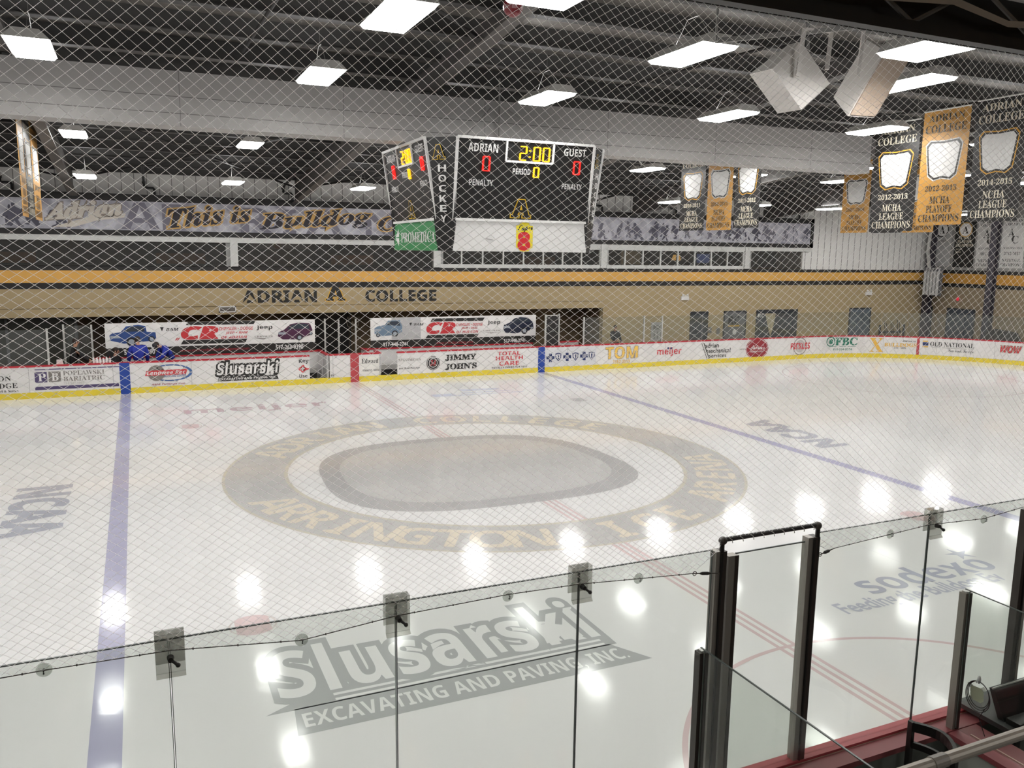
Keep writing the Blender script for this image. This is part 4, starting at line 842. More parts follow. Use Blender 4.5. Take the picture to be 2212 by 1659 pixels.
for ax in range(4):
    bl, R, U, bl2, N = face(ax); N2 = R.cross(U).normalized()
    def pt(x, y, d=.0): return bl+R*x+U*(1-y)+N2*d
    MB().prism([bl, bl+R, bl+R+U, bl+U], -N*.2).build('face_panel', sbk, sb)
    mb = MB()
    for p, q in (((0, 0), (1, 0)), ((0, 1), (1, 1)), ((0, 0), (0, 1)), ((1, 0), (1, 1))): mb.bar(pt(*p, .01), pt(*q, .01), .05, .05)
    mb.build('face_trim', swh, sb)
    mb = MB()
    for p, q in (((.345, .0), (.345, .26)), ((.69, .0), (.69, .26)), ((.345, .26), (.69, .26))): mb.bar(pt(*p, .01), pt(*q, .01), .04, .04)
    mb.build('clock_frame', swh, sb)
    def ft(s, x0, y0, x1, y1, m, font='sansb', d=.012, **k):
        return plane_text('panel_lettering', s, m, [pt(x0, y1, d), pt(x1, y1, d), pt(x0, y0, d)], sb, font, eps=.001, **k)
    ft('ADRIAN', .075, .065, .285, .165, swh); ft('GUEST', .77, .055, .94, .15, swh); ft('PERIOD', .40, .34, .53, .415, swh)
    ft('PENALTY', .095, .50, .265, .575, swh); ft('PENALTY', .775, .50, .93, .57, swh); ft('DAKTRONICS', .46, -.006, .585, .014, swh, d=.04)
    def digit(ch, x0, y0, x1, y1, m):
        mb = MB(); ym = (y0+y1)/2; t = .03
        seg = {'a': ((x0, y0), (x1, y0)), 'g': ((x0, ym), (x1, ym)), 'd': ((x0, y1), (x1, y1)), 'f': ((x0, y0), (x0, ym)), 'b': ((x1, y0), (x1, ym)), 'e': ((x0, ym), (x0, y1)), 'c': ((x1, ym), (x1, y1))}
        for k in SEG[ch]:
            p, q = seg[k]; n = 5
            for i in range(n):
                a = [p[j]+(q[j]-p[j])*(i+.1)/n for j in (0, 1)]; b = [p[j]+(q[j]-p[j])*(i+.9)/n for j in (0, 1)]
                mb.bar(pt(*a, .015), pt(*b, .015), .034, .02)
        mb.build('clock_digit', m, sb)
    for ch, x0 in (('2', .445), ('0', .545), ('0', .615)): digit(ch, x0, .07, x0+.045, .235, led_y)
    MB().bar(pt(.515, .11, .015), pt(.515, .125, .015), .04, .02).bar(pt(.515, .185, .015), pt(.515, .20, .015), .04, .02).build('clock_digit', led_y, sb)
    digit('0', .185, .22, .23, .39, led_r); digit('0', .855, .215, .90, .375, led_r); digit('0', .555, .32, .59, .44, led_y)
    block_A(sb, [pt(.41, .955, .008), pt(.555, .955, .008), pt(.41, .73, .008)], mgold, sbk, 'panel_letter')
    mb = MB()
    for x, ys_ in ((.14, (.63, .69, .80, .87)), (.82, (.63, .69, .80, .87))):
        for y in ys_: mb.bar(pt(x, y, .013), pt(x+.004, y, .013), .012, .01)
    mb.build('indicator_dot', swh, sb)
    low = [bl2, bl2+R, bl2+R+Vector((0, 0, .6)), bl2+Vector((0, 0, .6))]
    MB().prism(low, -N*.15).build('sponsor_panel', mat('sponsor_green', '#2e8049', .45) if ax == 1 else mat('sponsor_pale', '#d9d8d6', .45), sb)
    def lp(x, y, d=.006): return bl2+R*x+Vector((0, 0, .6*(1-y)))+N*d
    if ax != 1:
        sgn = [(.455, .12), (.475, .12), (.485, .03), (.515, 0), (.55, .03), (.56, .12), (.58, .12), (.58, .86), (.56, .9), (.55, .97), (.515, 1.0), (.485, .97), (.475, .9), (.455, .86)]
        mk('logo_plate', [lp(*p) for p in sgn], [tuple(range(len(sgn)))[::-1]], mat('logo_yellow', '#e3d12c', .45), sb)
        plane_text('logo_lettering', 'Super', ink, [lp(.465, .36), lp(.575, .32), lp(.47, .13)], sb, 'script', off=.03, eps=.004)
        plane_text('logo_lettering', '8', mat('logo_red', '#c8202b', .45), [lp(.472, .93), lp(.555, .93), lp(.472, .36)], sb, 'sansbi', off=.04, eps=.004)
        MB().bar(lp(.235, .58), lp(.285, .62), .02, .004).build('scuff', ink, sb)
    else:
        plane_text('logo_lettering', 'ProMedica'.upper(), swh, [lp(.19, .72), lp(.975, .72), lp(.19, .35)], sb, 'serif', eps=.004)
        mk('logo_mark', [lp(*p) for p in ((.04, .52), (.12, .2), (.135, .5))], [(0, 1, 2)][::1], swh, sb); mk('logo_mark', [lp(*p) for p in ((.04, .54), (.135, .55), (.13, .86))], [(0, 1, 2)], swh, sb)
    # corner panel between this face and the next one clockwise
    bl_, R_, U_, b2_, N_ = face((ax+1) % 4)
    P = [bl2, bl+U, bl_+R_+U_, b2_+R_]
    MB().prism([P[0]-N*.01-N_*.01, P[3]-N*.01-N_*.01, P[2]-N*.01-N_*.01, P[1]-N*.01-N_*.01], (N+N_)*-.08).build('corner_panel', sbk, sb)
    top_a, top_b, bot_a, bot_b = P[2], P[1], P[3], P[0]
    def cp(x, y):
        l = top_a+(bot_a-top_a)*y; r = top_b+(bot_b-top_b)*y; return l+(r-l)*x+(N+N_)*.012
    for i, ch in enumerate('HOCKEY'):
        y0 = .24+i*.088; plane_text('corner_lettering', ch, swh, [cp(.36, y0+.06), cp(.66, y0+.06), cp(.36, y0)], sb, 'sansb', eps=.004)
    block_A(sb, [cp(.2, .19), cp(.62, .19), cp(.2, .07)], mgold, sbk, 'corner_letter')
mb = MB()
for x, y in ((-1.2, -1.2), (1.2, -1.2), (1.2, 1.2), (-1.2, 1.2)): mb.tube([(x, y, 7.0), (x*.15, y*.4-.0, 7.9 if y < 0 else 8.2)], .012, 5)
mb.tube([(0, -.5, 7.0), (0, -.5, 8.5)], .02, 6); mb.build('hanging_cable', wire, sb)
# ================================================================ BANNERS
bblk = mat('banner_black', '#1b1918', .45, var=.1, scale=2); bgold = mat('banner_gold', '#b3833a', .5, var=.08, scale=1.5); bwht = mat('banner_white', '#bdbbb9', .5, var=.05)
bone = mat('banner_bone', '#d6cdb8', .5); silver = mat('banner_silver', '#c9c8c6', .45); rim = mat('banner_rim', '#c9952f', .5)
def banner(X, yl, yr, z0, z1, bg, fg, rows, emb, lab, grp, nrm=-1, cord=True, ztop=None):
    t = empty('championship_banner', (X, (yl+yr)/2, z0), lab, 'banner', grp)
    e = .006*nrm
    def P(x, y, d=0): return Vector((X+e+d*nrm, yl+(yr-yl)*x, z1+(z0-z1)*y))
    box('cloth', (X-.004, yl, z0), (X+.004, yr, z1), bg, t)
    for (s, y0, y1, x0, x1) in rows:
        plane_text('banner_lettering', s, fg, [P(x0, y1), P(x1, y1), P(x0, y0)], t, 'serif', eps=.002)
    if emb:
        def sh(k, m, nm, d):
            pts = [(.5+(a-.5)*k, .43+(b-.43)*k) for a, b in ((.12, .30), (.2, .26), (.5, .27), (.8, .26), (.88, .30), (.84, .44), (.8, .56), (.68, .60), (.5, .585), (.32, .60), (.2, .56), (.16, .44))]
            mk(nm, [P(a, b, d) for a, b in pts], [tuple(range(len(pts)))[::-1]], m, t)
        sh(1.06, emb, 'emblem_rim', .001); sh(1.0, bblk, 'emblem_edge', .003); sh(.9, silver, 'emblem_field', .005)
    if cord: MB().tube([(X, yl, z1+.02), (X, yr, z1+.02)], .018, 6).build('top_rod', alu, t)
    if cord:
        for q in (yl+(yr-yl)*.1, yl+(yr-yl)*.9): MB().tube([(X, q, z1), (X, q, zsag(q)+.01)], .006, 5).build('hanging_cord', wire, t)
    return t
def rows(year, *l):
    out = [('ADRIAN', .03, .09, .12, .88), ('COLLEGE', .12, .19, .06, .94), (year, .65, .70, .16, .84)]
    y = .745
    for s in l:
        wd = .06 if len(s) > 8 else .22 if len(s) > 5 else .28; out.append((s, y, y+.065, wd, 1-wd)); y += .08
    return out
LG, PF = ('MCHA', 'LEAGUE', 'CHAMPIONS'), ('MCHA', 'PLAYOFF', 'CHAMPIONS')
GB = 'championship banners over the rink'
def hung(X, u0, u1, v, h, bg, fg, rw, emb, lab, nrm=-1):
    a, b = at(u0, v, X=X), at(u1, v, X=X); z = (a.z+b.z)/2
    return banner(X, a.y, b.y, z, z+h, bg, fg, rw, emb, lab, GB, nrm)
XB = 9.6
hung(XB, 1877, 1970, 500, 2.55, bblk, bone, rows('2012-2013', *LG), rim, 'black banner lettered 2012-2013, under the nearest light at the end of its row')
hung(XB, 1977, 2075, 486, 2.55, bgold, ink, rows('2012-2013', *PF), silver, 'gold banner lettered 2012-2013')
hung(XB, 2088, 2196, 478, 2.55, bblk, bone, rows('2014-2015', 'NCHA', 'LEAGUE', 'CHAMPIONS'), rim, 'black banner lettered 2014-2015')
hung(XB, 1467, 1519, 498, 2.5, bblk, bone, rows('2010-2011', *LG), rim, 'black banner lettered 2010-2011, half hidden by the boxed beam')
hung(XB, 1525, 1578, 497, 2.5, bgold, ink, rows('2010-2011', *PF), silver, 'gold banner lettered 2010-2011, half hidden by the boxed beam')
hung(XB, 1583, 1638, 492, 2.5, bblk, bone, rows('2011-2012', *LG), rim, 'black banner lettered 2011-2012')
hung(15.8, 1815, 1873, 503, 2.45, bgold, ink, rows('2007-2008', *PF), silver, 'gold banner lettered 2007-2008, further back')
hung(15.8, 1882, 1945, 503, 2.45, bblk, bone, rows('2008-2009', *LG), rim, 'black banner of the row behind, only its bottom line showing')
hung(15.8, 1948, 2015, 502, 2.45, bgold, ink, rows('2009-2010', *PF), silver, 'gold banner of the row behind, only its bottom line showing')
hung(-9.4, 50, 62, 468, 2.4, bgold, ink, rows('2005-2006', *PF), silver, 'gold banner seen nearly edge-on, nearest of the three opposite the mural start', 1)
hung(-9.4, 63, 77, 472, 2.4, bblk, bone, rows('2005-2006', *LG), rim, 'black banner seen nearly edge-on between two gold ones', 1)
hung(-9.4, 78, 92, 476, 2.4, bgold, ink, rows('2006-2007', *PF), silver, 'gold banner seen nearly edge-on, furthest of the three opposite the mural start', 1)
XW = XE-.03
def wallb(u0, u1, v1, bg, fg, rw, lab, disc=None):
    a, b = at(u0, v1, X=XW), at(u1, v1, X=XW); t = banner(XW, a.y, b.y, a.z, a.z+2.5, bg, fg, rw, None, lab, 'banners on the end wall', -1, False)
    if disc:
        cy, cz = (a.y+b.y)/2, a.z+2.0; r = abs(a.y-b.y)*.33
        for rr, m, d in ((r, disc, .009), (r*.85, pw, .011)):
            mk('emblem_disc', [(XW-d, cy+rr*math.cos(q), cz+rr*math.sin(q)) for q in [2*pi*i/24 for i in range(24)]], [tuple(range(24))], m, t)
        plane_text('emblem_letter', 'A', ink, [(XW-.012, cy+r*.45, cz-r*.5), (XW-.012, cy-r*.45, cz-r*.5), (XW-.012, cy+r*.45, cz+r*.5)], t, 'serif', eps=.002)
    return t
wallb(2008, 2050, 575, mat('banner_pale', '#a9a8a7', .5), pgrey, [('CHAMPIONS', .42, .47, .15, .85)], 'pale banner on the end wall next to the corner column', ink)
wallb(2057, 2101, 577, bblk, bone, [('CCWHA', .34, .40, .2, .8), ('PLAYOFF', .42, .48, .15, .85), ('CHAMPIONS', .50, .56, .08, .92), ('2017-18', .6, .63, .1, .35), ('2018-19', .66, .69, .1, .35)], 'black banner on the end wall with a round emblem', tang)
for u0, u1, yr, lab in ((2105, 2155, '2011-2012', 'white banner on the end wall lettered 2011-2012'), (2158, 2208, '2012-2013', 'white banner on the end wall lettered 2012-2013')):
    wallb(u0, u1, 579, bwht, ink, [('ADRIAN', .02, .07, .15, .85), ('COLLEGE', .09, .14, .1, .9), ('A', .2, .37, .25, .55), ('C', .35, .5, .42, .72), ('ACHA DIII GOLD', .57, .61, .08, .92), (yr, .67, .73, .15, .85), ('NATIONAL', .81, .87, .1, .9), ('CHAMPIONS', .9, .96, .05, .95)], lab)
# ================================================================ SPEAKERS AND NEAR BEAM
spw = mat('speaker_white', '#d2cdc8', .5); grl = mat('speaker_grille', '#c4b09e', .6, bump=.5, bscale=120)
YSP = -9.8
def pq(l, Y): return [at(u, v, Y=Y) for u, v in l]
t = empty('loudspeaker', at(1735, 160, Y=YSP), 'white loudspeaker turned away, beside the one showing its grille', 'loudspeaker', 'hanging loudspeakers')
n_ = pq([(1670, 147), (1732, 236), (1804, 178), (1742, 86)], YSP); f_ = [p+Vector((.03, .42, .02)) for p in n_]
MB().hexa([n_[0], n_[1], f_[1], f_[0]], [n_[3]+Vector((0, .08, 0)), n_[2]+Vector((0, .08, 0)), f_[2]-Vector((0, .1, 0)), f_[3]-Vector((0, .1, 0))]).build('cabinet', spw, t)
MB().hexa([n_[0]+(n_[0]-n_[3])*.02, n_[1]+(n_[1]-n_[2])*.02, f_[1]+(n_[1]-n_[2])*.02, f_[0]+(n_[0]-n_[3])*.02], [n_[0], n_[1], f_[1], f_[0]]).build('front_panel', spw, t)
MB().bar(at(1738, 62, Y=YSP-.03), at(1722, 165, Y=YSP-.03), .05, .02).bar(at(1796, 70, Y=YSP+.45), at(1786, 150, Y=YSP+.3), .05, .02).bar(at(1738, 62, Y=YSP-.03), at(1796, 70, Y=YSP+.45), .05, .02).build('mount_bracket', spw, t)
t = empty('loudspeaker', at(1880, 160, Y=YSP), 'white loudspeaker with tan mesh grille under the nearest ceiling light', 'loudspeaker', 'hanging loudspeakers')
g_ = pq([(1831, 251), (1888, 255), (1965, 127), (1912, 110)], YSP-.06); off = at(1795, 215, Y=YSP+.34)-at(1831, 251, Y=YSP-.06)
b_ = [p+off for p in g_]; c_ = sum(b_, Vector())/4; b_ = [c_+(p-c_)*Vector((1, 1, 1)).x*.92 for p in b_]
MB().hexa(b_, g_).build('cabinet', spw, t); gc = sum(g_, Vector())/4
MB().hexa([gc+(p-gc)*.93-off*.01 for p in g_], [gc+(p-gc)*.93-off*.045 for p in g_]).build('grille', grl, t)
MB().bar(at(1868, 55, Y=YSP+.1), at(1852, 165, Y=YSP), .05, .02).build('mount_bracket', spw, t); MB().bar(at(1935, 52, Y=YSP+.1), at(1930, 130, Y=YSP+.2), .05, .02).build('mount_bracket', spw, t)
A, B = at(1547, 88, Y=YSP+.1), at(1960, 48, Y=YSP+.1)
MB().bar(A, B, .05, .05).tube([A, (A.x, A.y, zsag(A.y)-.03)], .015, 6).tube([B, (B.x, B.y, zsag(B.y)-.03)], .015, 6).build('support_bar', mat('bar_grey', '#8b8986', .5), label='pale steel bar carrying the two loudspeakers', cat='support bar')
t = empty('ceiling_truss', (-1, -13.4, 6.27), 'black steel truss over the near stands at the top corner of the photo', 'truss')
jb = mat('joist_black', '#1f1d1c', .5); x0, x1 = -7.5, 6
MB().box((x0, -13.44, 6.265), (x1, -13.36, 6.335)).build('bottom_chord', jb, t); MB().box((x0, -13.44, 6.62), (x1, -13.36, 6.69)).build('top_chord', jb, t)
mb = MB()
for i in range(12): mb.tube([(x0+i*1.2, -13.4, 6.335), (x0+i*1.2+.6, -13.4, 6.63)], .015, 6).tube([(x0+i*1.2+.6, -13.4, 6.63), (x0+i*1.2+1.2, -13.4, 6.335)], .015, 6)
mb.build('web_rod', mat('rod_grey', '#8b8782', .5), t)
MB().add([(x0+(x1-x0)*i/24, -13.47-.02*math.sin(i*1.7), 6.42+.035*math.sin(i*2.3)+dz) for i in range(25) for dz in (0, .045+.012*math.sin(i*3.1))], [(2*i, 2*i+2, 2*i+3, 2*i+1) for i in range(24)]).build('torn_sheet', mat('sheet_white', '#d5d0c8', .6), t)
box('black_board', (x0, -13.3, 6.28), (x1, -13.28, 6.62), jb, t)
box('ceiling_near', (x0, -21.7, 6.72), (XE, -13.27, 6.8), mat('plywood', '#8a6a45', .7, var=.2, scale=3, stretch=(1, 6, 1)), **ST)
p = at(1108, 14, Y=-9.6); t = empty('alarm_bell', p, 'dark red round lamp hanging at the top edge of the photo', 'lamp')
MB().ell(p, (.1, .1, .1)).build('lamp_dome', mat('dome_red', '#7a1f28', .3), t); MB().tube([p+Vector((0, 0, .08)), (p.x, p.y, zdeck(p.y)-.12)], .012, 6).build('stem', wire, t)
# ================================================================ NEAR GLASS, DOOR, BOARDS
YG = -13.0; ZG = 2.86
gl = glass_mat('near_glass', '#eff1ef', .05, rough=.03); gedge = mat('glass_edge', '#3d4441', .3); gedge2 = mat('glass_edge_pale', '#aab3ae', .25)
near = empty('near_dasher_boards', (-6, YG, 0), 'rink boards with wide red ledge at the bottom corner, on this side of the ice', 'rink boards')
box('board_panel', (XL+3, -13.03, -.03), (22, -12.955, 1.03), pan, near); box('cap_rail', (XL+3, -13.05, 1.03), (22, -12.945, 1.07), mat('cap_red_near', '#aa464c', .4), near)
box('ledge', (-6.5, -13.2, 1.0), (6, -13.056, 1.045), mat('ledge_red', '#8c484c', .45), near); box('ledge_groove', (-6.5, -13.056, 1.03), (6, -13.05, 1.05), mat('groove_pale', '#c9a59a', .5), near)
box('board_back', (-6.5, -13.12, -.03), (6, -13.1, 1.0), mat('board_back', '#6a6e69', .6), near)
def gpane(x0, x1, lab, z0=1.07, z1=ZG):
    t = empty('safety_glass', ((x0+x1)/2, YG, z0), lab, 'safety glass', 'tall glass panes on the near boards')
    box('glass', (x0+.004, YG-.006, z0), (x1-.004, YG+.006, z1-.006), gl, t)
    box('top_edge', (x0+.004, YG-.006, z1-.006), (x1-.004, YG+.006, z1), gedge, t)
    for q in (x0+.002, x1-.006): box('side_edge', (q, YG-.006, z0), (q+.004, YG+.006, z1-.01), gedge2 if x1 < -5 else gedge, t)
    return t
SE = [-9.64, -8.42, -7.20, -5.98, -4.77, -3.72]
for a, b, lab in zip(SE[:-1], SE[1:], ('tall glass pane before the blue line, outside the photo', 'tall near glass pane in front of the blue line', 'tall near glass pane in front of the near red dot', 'tall near glass pane in front of the middle of the ice lettering', 'tall near glass pane next to the glass door')): gpane(a, b, lab)
SR = [-2.78, -1.60, -.38, .84]
for a, b, lab in zip(SR[:-1], SR[1:], ('tall near glass pane right after the glass door', 'tall near glass pane above the black counter', 'tall near glass pane past the photo edge')): gpane(a, b, lab)
dk = mat('post_dark', '#3a322d', .4); al2 = mat('post_alu', '#98938b', .4, metal=.3)
def dpost(x0, x1, z0, z1, lab, cat='post', y=YG, dark='r'):
    t = empty('glass_stanchion', ((x0+x1)/2, y, z0), lab, cat); m = (x0+x1)/2
    box('channel', (x0, y-.035, z0), (m, y+.03, z1), al2 if dark == 'r' else dk, t); box('channel_lip', (m, y-.045, z0), (x1, y+.03, z1), dk if dark == 'r' else al2, t)
    MB().box((m-.006, y-.05, z0), (m+.006, y-.03, z1-.01)).build('gasket', ink, t); return t
dpost(-3.715, -3.63, 1.07, 2.85, 'dark metal post on the hinge side of the glass door'); dpost(-2.885, -2.785, 1.07, 2.84, 'dark metal post on the latch side of the glass door')
t = empty('glass_door', (-3.2, YG, 1.07), 'narrow glass door between two dark posts under a black pipe frame', 'door')
box('stile', (-3.60, YG-.03, 1.07), (-3.52, YG+.03, 2.80), al2, t); box('stile_edge', (-3.545, YG-.034, 1.07), (-3.515, YG-.028, 2.80), dk, t); box('glass', (-3.52, YG-.006, 1.07), (-2.89, YG+.006, 2.80), gl, t); box('top_edge', (-3.52, YG-.006, 2.80), (-2.89, YG+.006, 2.807), gedge, t)
blk = mat('pipe_dark', '#221f1e', .35)
t = empty('pipe_frame', (-3.2, YG, 2.85), 'black pipe frame with net lashings over the glass door', 'frame')
MB().tube([(-3.665, YG-.03, 2.7), (-3.665, YG-.03, 2.915), (-3.65, YG-.03, 2.93), (-2.82, YG-.03, 2.93), (-2.80, YG-.03, 2.915), (-2.80, YG-.03, 2.7)], .017, 10).build('pipe', blk, t)
MB().ell((-3.66, YG-.03, 2.925), (.032, .03, .03)).ell((-2.805, YG-.03, 2.925), (.032, .03, .03)).build('elbow', mat('elbow_grey', '#4b4743', .35), t)
mb = MB()
for i in range(9): x = -3.6+i*.092; mb.tube([(x-.02, YG-.048, 2.945), (x, YG-.052, 2.93), (x+.01, YG-.048, 2.908), (x+.02, YG-.035, 2.90)], .003, 5)
mb.build('lashing', mat('cord_white', '#d0cdc8', .7), t)
# acrylic clips, suction cups, cable, turnbuckles
clipm = glass_mat('clip_acrylic', '#dededb', .06, haze=.06)
for u0, u1, vt, vb, lab in ((335, 397, 1353, 1432, 'clear acrylic clip over the glass joint in front of the blue line'), (832, 880, 1285, 1349, 'clear acrylic clip over the glass joint above the first ice letters'), (1229, 1275, 1225, 1283, 'clear acrylic clip over the glass joint before the glass door'), (1997, 2030, 1110, 1160, 'clear acrylic clip over the glass joint past the glass door')):
    a, b = at(u0, vt, Y=YG), at(u1, vb, Y=YG); x = (a.x+b.x)/2; hw = .072; z1 = ZG+.035; z0 = z1-.21
    t = empty('acrylic_clip', (x, YG, z0), lab, 'clip', 'acrylic clips on the near glass')
    MB().box((x-hw, YG-.034, z0), (x+hw, YG-.026, z1)).box((x-hw, YG+.018, z0+.03), (x+hw, YG+.026, z1)).box((x-hw, YG-.034, z1), (x+hw, YG+.026, z1+.006)).hexa([(x-hw, YG-.034, z0), (x+hw, YG-.034, z0), (x+hw, YG-.026, z0), (x-hw, YG-.026, z0)], [(x-hw, YG-.05, z0-.02), (x+hw, YG-.05, z0-.02), (x+hw, YG-.044, z0-.02), (x-hw, YG-.044, z0-.02)]).build('bracket', clipm, t)
    MB().tube([(x, YG-.034, z0+.085), (x, YG-.07, z0+.085)], [.018, .014], 10).tube([(x, YG-.06, z0+.085), (x+.03, YG-.075, z0+.06)], [.008, .008], 8).ell((x+.034, YG-.077, z0+.057), (.013, .013, .013)).build('knob', ink, t)
for i, (u, v) in enumerate(((95, 1448), (652, 1383), (1098, 1288), (1380, 1250), (1924, 1154), (2126, 1122))):
    p = at(u, v, Y=YG-.012)
    t = empty('suction_cup', (p.x, YG-.01, p.z-.035), 'clear suction cup holding the net cable, %s' % ('at the photo edge before the blue line', 'below the near red dot', 'between the two middle clips', 'just before the turnbuckle by the glass door', 'between the glass door and the last clip', 'past the last clip')[i], 'suction cup', 'suction cups on the near glass')
    MB().tube([(p.x, YG-.007, p.z), (p.x, YG-.014, p.z), (p.x, YG-.022, p.z)], [.037, .03, .01], 20).build('cup', glass_mat('cup_clear', '#e2e4e1', .06, haze=.06), t); MB().tube([(p.x, YG-.022, p.z+.012), (p.x, YG-.036, p.z+.008), (p.x, YG-.036, p.z-.008), (p.x, YG-.022, p.z-.012)], .004, 6).build('hook', ink, t)
CAB = [(0, 1465), (95, 1448), (367, 1405), (652, 1383), (853, 1331), (1098, 1284), (1250, 1262), (1380, 1250), (1495, 1239)]; CAB2 = [(1803, 1184), (1924, 1154), (2005, 1134), (2126, 1120), (2212, 1095)]
YC = YG-.034
pc = [at(u, v, Y=YC) for u, v in CAB]; pc2 = [at(u, v, Y=YC) for u, v in CAB2]
pc = [Vector((-9.6, YC, 2.81))]+pc; pc2 = pc2+[Vector((.8, YC, 2.76))]
for P, lab in ((pc, 'thin dark cable holding the net hem along the glass before the door'), (pc2, 'thin dark cable holding the net hem along the glass past the door')):
    t = empty('net_cable', P[0], lab, 'cable'); MB().tube(P, .0028, 6).build('cable_run', dk, t)
    mb = MB()
    for a, b in zip(P[:-1], P[1:]):
        k = max(1, int((b-a).length/.2))
        for i in range(k): q = a+(b-a)*(i+.5)/k; mb.ell(q, (.005, .006, .007), 6, 4)
    mb.build('hem_knot', dk, t)
def buckle(p, q, lab):
    t = empty('turnbuckle', p, lab, 'turnbuckle'); p, q = Vector(p), Vector(q); d = (q-p)
    MB().tube([p, p+d*.35], .004, 6).tube([p+d*.65, q], .004, 6).build('eye_bolt', dk, t); MB().tube([p+d*.3, p+d*.4, p+d*.6, p+d*.7], [.006, .012, .012, .006], 8).build('barrel', ink, t)
    MB().tube([p+d*.1+Vector((.015*math.cos(a), 0, .015*math.sin(a))) for a in [2*pi*i/10 for i in range(11)]], .003, 5).build('eye_ring', dk, t)
buckle(pc[-1], (-3.7, YC-.01, 2.70), 'black turnbuckle fixing the cable to the hinge-side door post'); buckle((-2.79, YC-.01, 2.70), pc2[0], 'black turnbuckle fixing the cable to the latch-side door post')
# ---------------------------------------------------------------- side glass of the officials' boxes
def sidepane(u, v, labp, labg, ylen, dark):
    p = at(u, v, Y=-13.18); x = p.x; z1 = 2.25
    t = empty('glass_stanchion', (x, -13.16, 1.045), labp, 'post')
    box('channel', (x-.03, -13.19, 1.045), (x+.004, -13.13, z1-.03), dark, t); box('channel_lip', (x+.004, -13.20, 1.045), (x+.035, -13.13, z1-.03), dk, t); box('end_cap', (x-.012, -13.18, z1-.03), (x+.012, -13.14, z1-.02), alu, t)
    g = empty('side_glass', (x, -13.2-ylen/2, 1.07), labg, 'safety glass')
    box('glass', (x-.006, -13.2-ylen, 1.06), (x+.006, -13.2, z1-.006), gl, g); box('top_edge', (x-.006, -13.2-ylen, z1-.006), (x+.006, -13.16, z1), gedge, g); box('front_edge', (x-.006, -13.2, 1.06), (x+.006, -13.196, z1-.01), gedge2, g)
    return x
xa = sidepane(1519, 1395, 'short dark post carrying the slanting-looking side glass by the door', 'side glass running back from the short dark post beside the door', 1.5, dk)
xb = sidepane(2091, 1273, 'short grey post on the red ledge beside the black counter', 'side glass with a taped note and coiled cable on it', 1.5, al2)
p = at(2183, 1400, Y=-13.08); dpost(p.x-.045, p.x+.045, 1.125, 2.8, 'grey post rising from the black counter at the photo edge', y=-13.09, dark='l')
# note, hook and cable coil on that pane
q = [at(u, v, X=xb-.007) for u, v in ((2096, 1478), (2096, 1508), (2124, 1522), (2125, 1490))]
t = mk('paper_note', q, [(0, 1, 2, 3)], mat('note_paper', '#a7ab92', .8), label='pale green-grey note taped to the side glass', cat='note')
mb = MB()
for r in q: mb.add([r+Vector((-.001, .025, .0)), r+Vector((-.001, 0, -.025)), r+Vector((-.001, -.025, 0)), r+Vector((-.001, 0, .025))], [(0, 1, 2, 3)])
mb.build('tape', glass_mat('tape_clear', '#d4d6cb', .05, haze=.3), t)
h = at(2115, 1468, X=xb-.02); t = empty('wall_hook', h, 'white oval hook stuck on the side glass above the note', 'hook'); MB().ell(h, (.012, .016, .035)).build('hook_plate', mat('hook_white', '#c9cbc8', .4), t); MB().tube([h+Vector((-.01, 0, -.01)), h+Vector((-.03, 0, -.02)), h+Vector((-.03, 0, 0))], .005, 6).build('hook_prong', MATS['hook_white'], t)
mb = MB(); c0 = at(2114, 1500, X=xb-.022)
for k in range(3):
    r1, r2 = .088+.008*k, .105+.01*k
    mb.tube([c0+Vector((-.004*k, r1*math.sin(a), r2*math.cos(a)-.008*k)) for a in [2*pi*i/28 for i in range(29)]], .0035, 6)
mb.tube([c0+Vector((0, -.06, -.1)), c0+Vector((-.01, -.03, -.18)), c0+Vector((-.02, -.1, -.3))], .0035, 6); mb.build('coiled_cable', blk, label='black coiled cable hanging from the white hook on the side glass', cat='cable')
# partition, counter, console
t = empty('box_partition', (-1.26, -14, 0), 'white partition wall with wide red cap running back from the red ledge', 'partition')
box('partition_panel', (-1.37, -15.0, -.03), (-1.12, -13.21, 1.0), mat('partition_white', '#b9b9b2', .5), t); box('cap', (-1.41, -15.0, 1.0), (-1.08, -13.21, 1.045), mat('ledge_red', '#8c484c', .45), t); box('cap_groove', (-1.27, -15.0, 1.045), (-1.255, -13.3, 1.05), MATS['groove_pale'], t)
ctr = mat('counter_black', '#4a4a4a', .45); t = empty('black_counter', (0, -13.2, 1.07), 'black counter top on the ledge beside the short grey post', 'counter')
box('counter_top', (-1.02, -13.5, 1.075), (1.8, -12.96, 1.115), ctr, t); MB().box((-1.0, -13.5, 0), (-.94, -13.44, 1.075)).box((1.7, -13.5, 0), (1.76, -13.44, 1.075)).build('support_leg', ink, t)
t = empty('console_case', (-.6, -13.3, 1.115), 'black lidded case standing open on the black counter', 'case')
MB().hexa([(-.95, -13.36, 1.116), (-.1, -13.36, 1.116), (-.1, -13.30, 1.116), (-.95, -13.30, 1.116)], [(-.95, -13.24, 1.34), (-.1, -13.24, 1.34), (-.1, -13.20, 1.34), (-.95, -13.20, 1.34)]).build('lid', mat('case_black', '#22211f', .4), t); box('base', (-.95, -13.49, 1.116), (-.1, -13.37, 1.16), MATS['case_black'], t)
MB().tube([(-.95, -13.23, 1.345), (-.1, -13.23, 1.345)], .008, 6).build('lid_edge', alu, t); box('latch', (-.62, -13.365, 1.15), (-.57, -13.345, 1.18), alu, t)
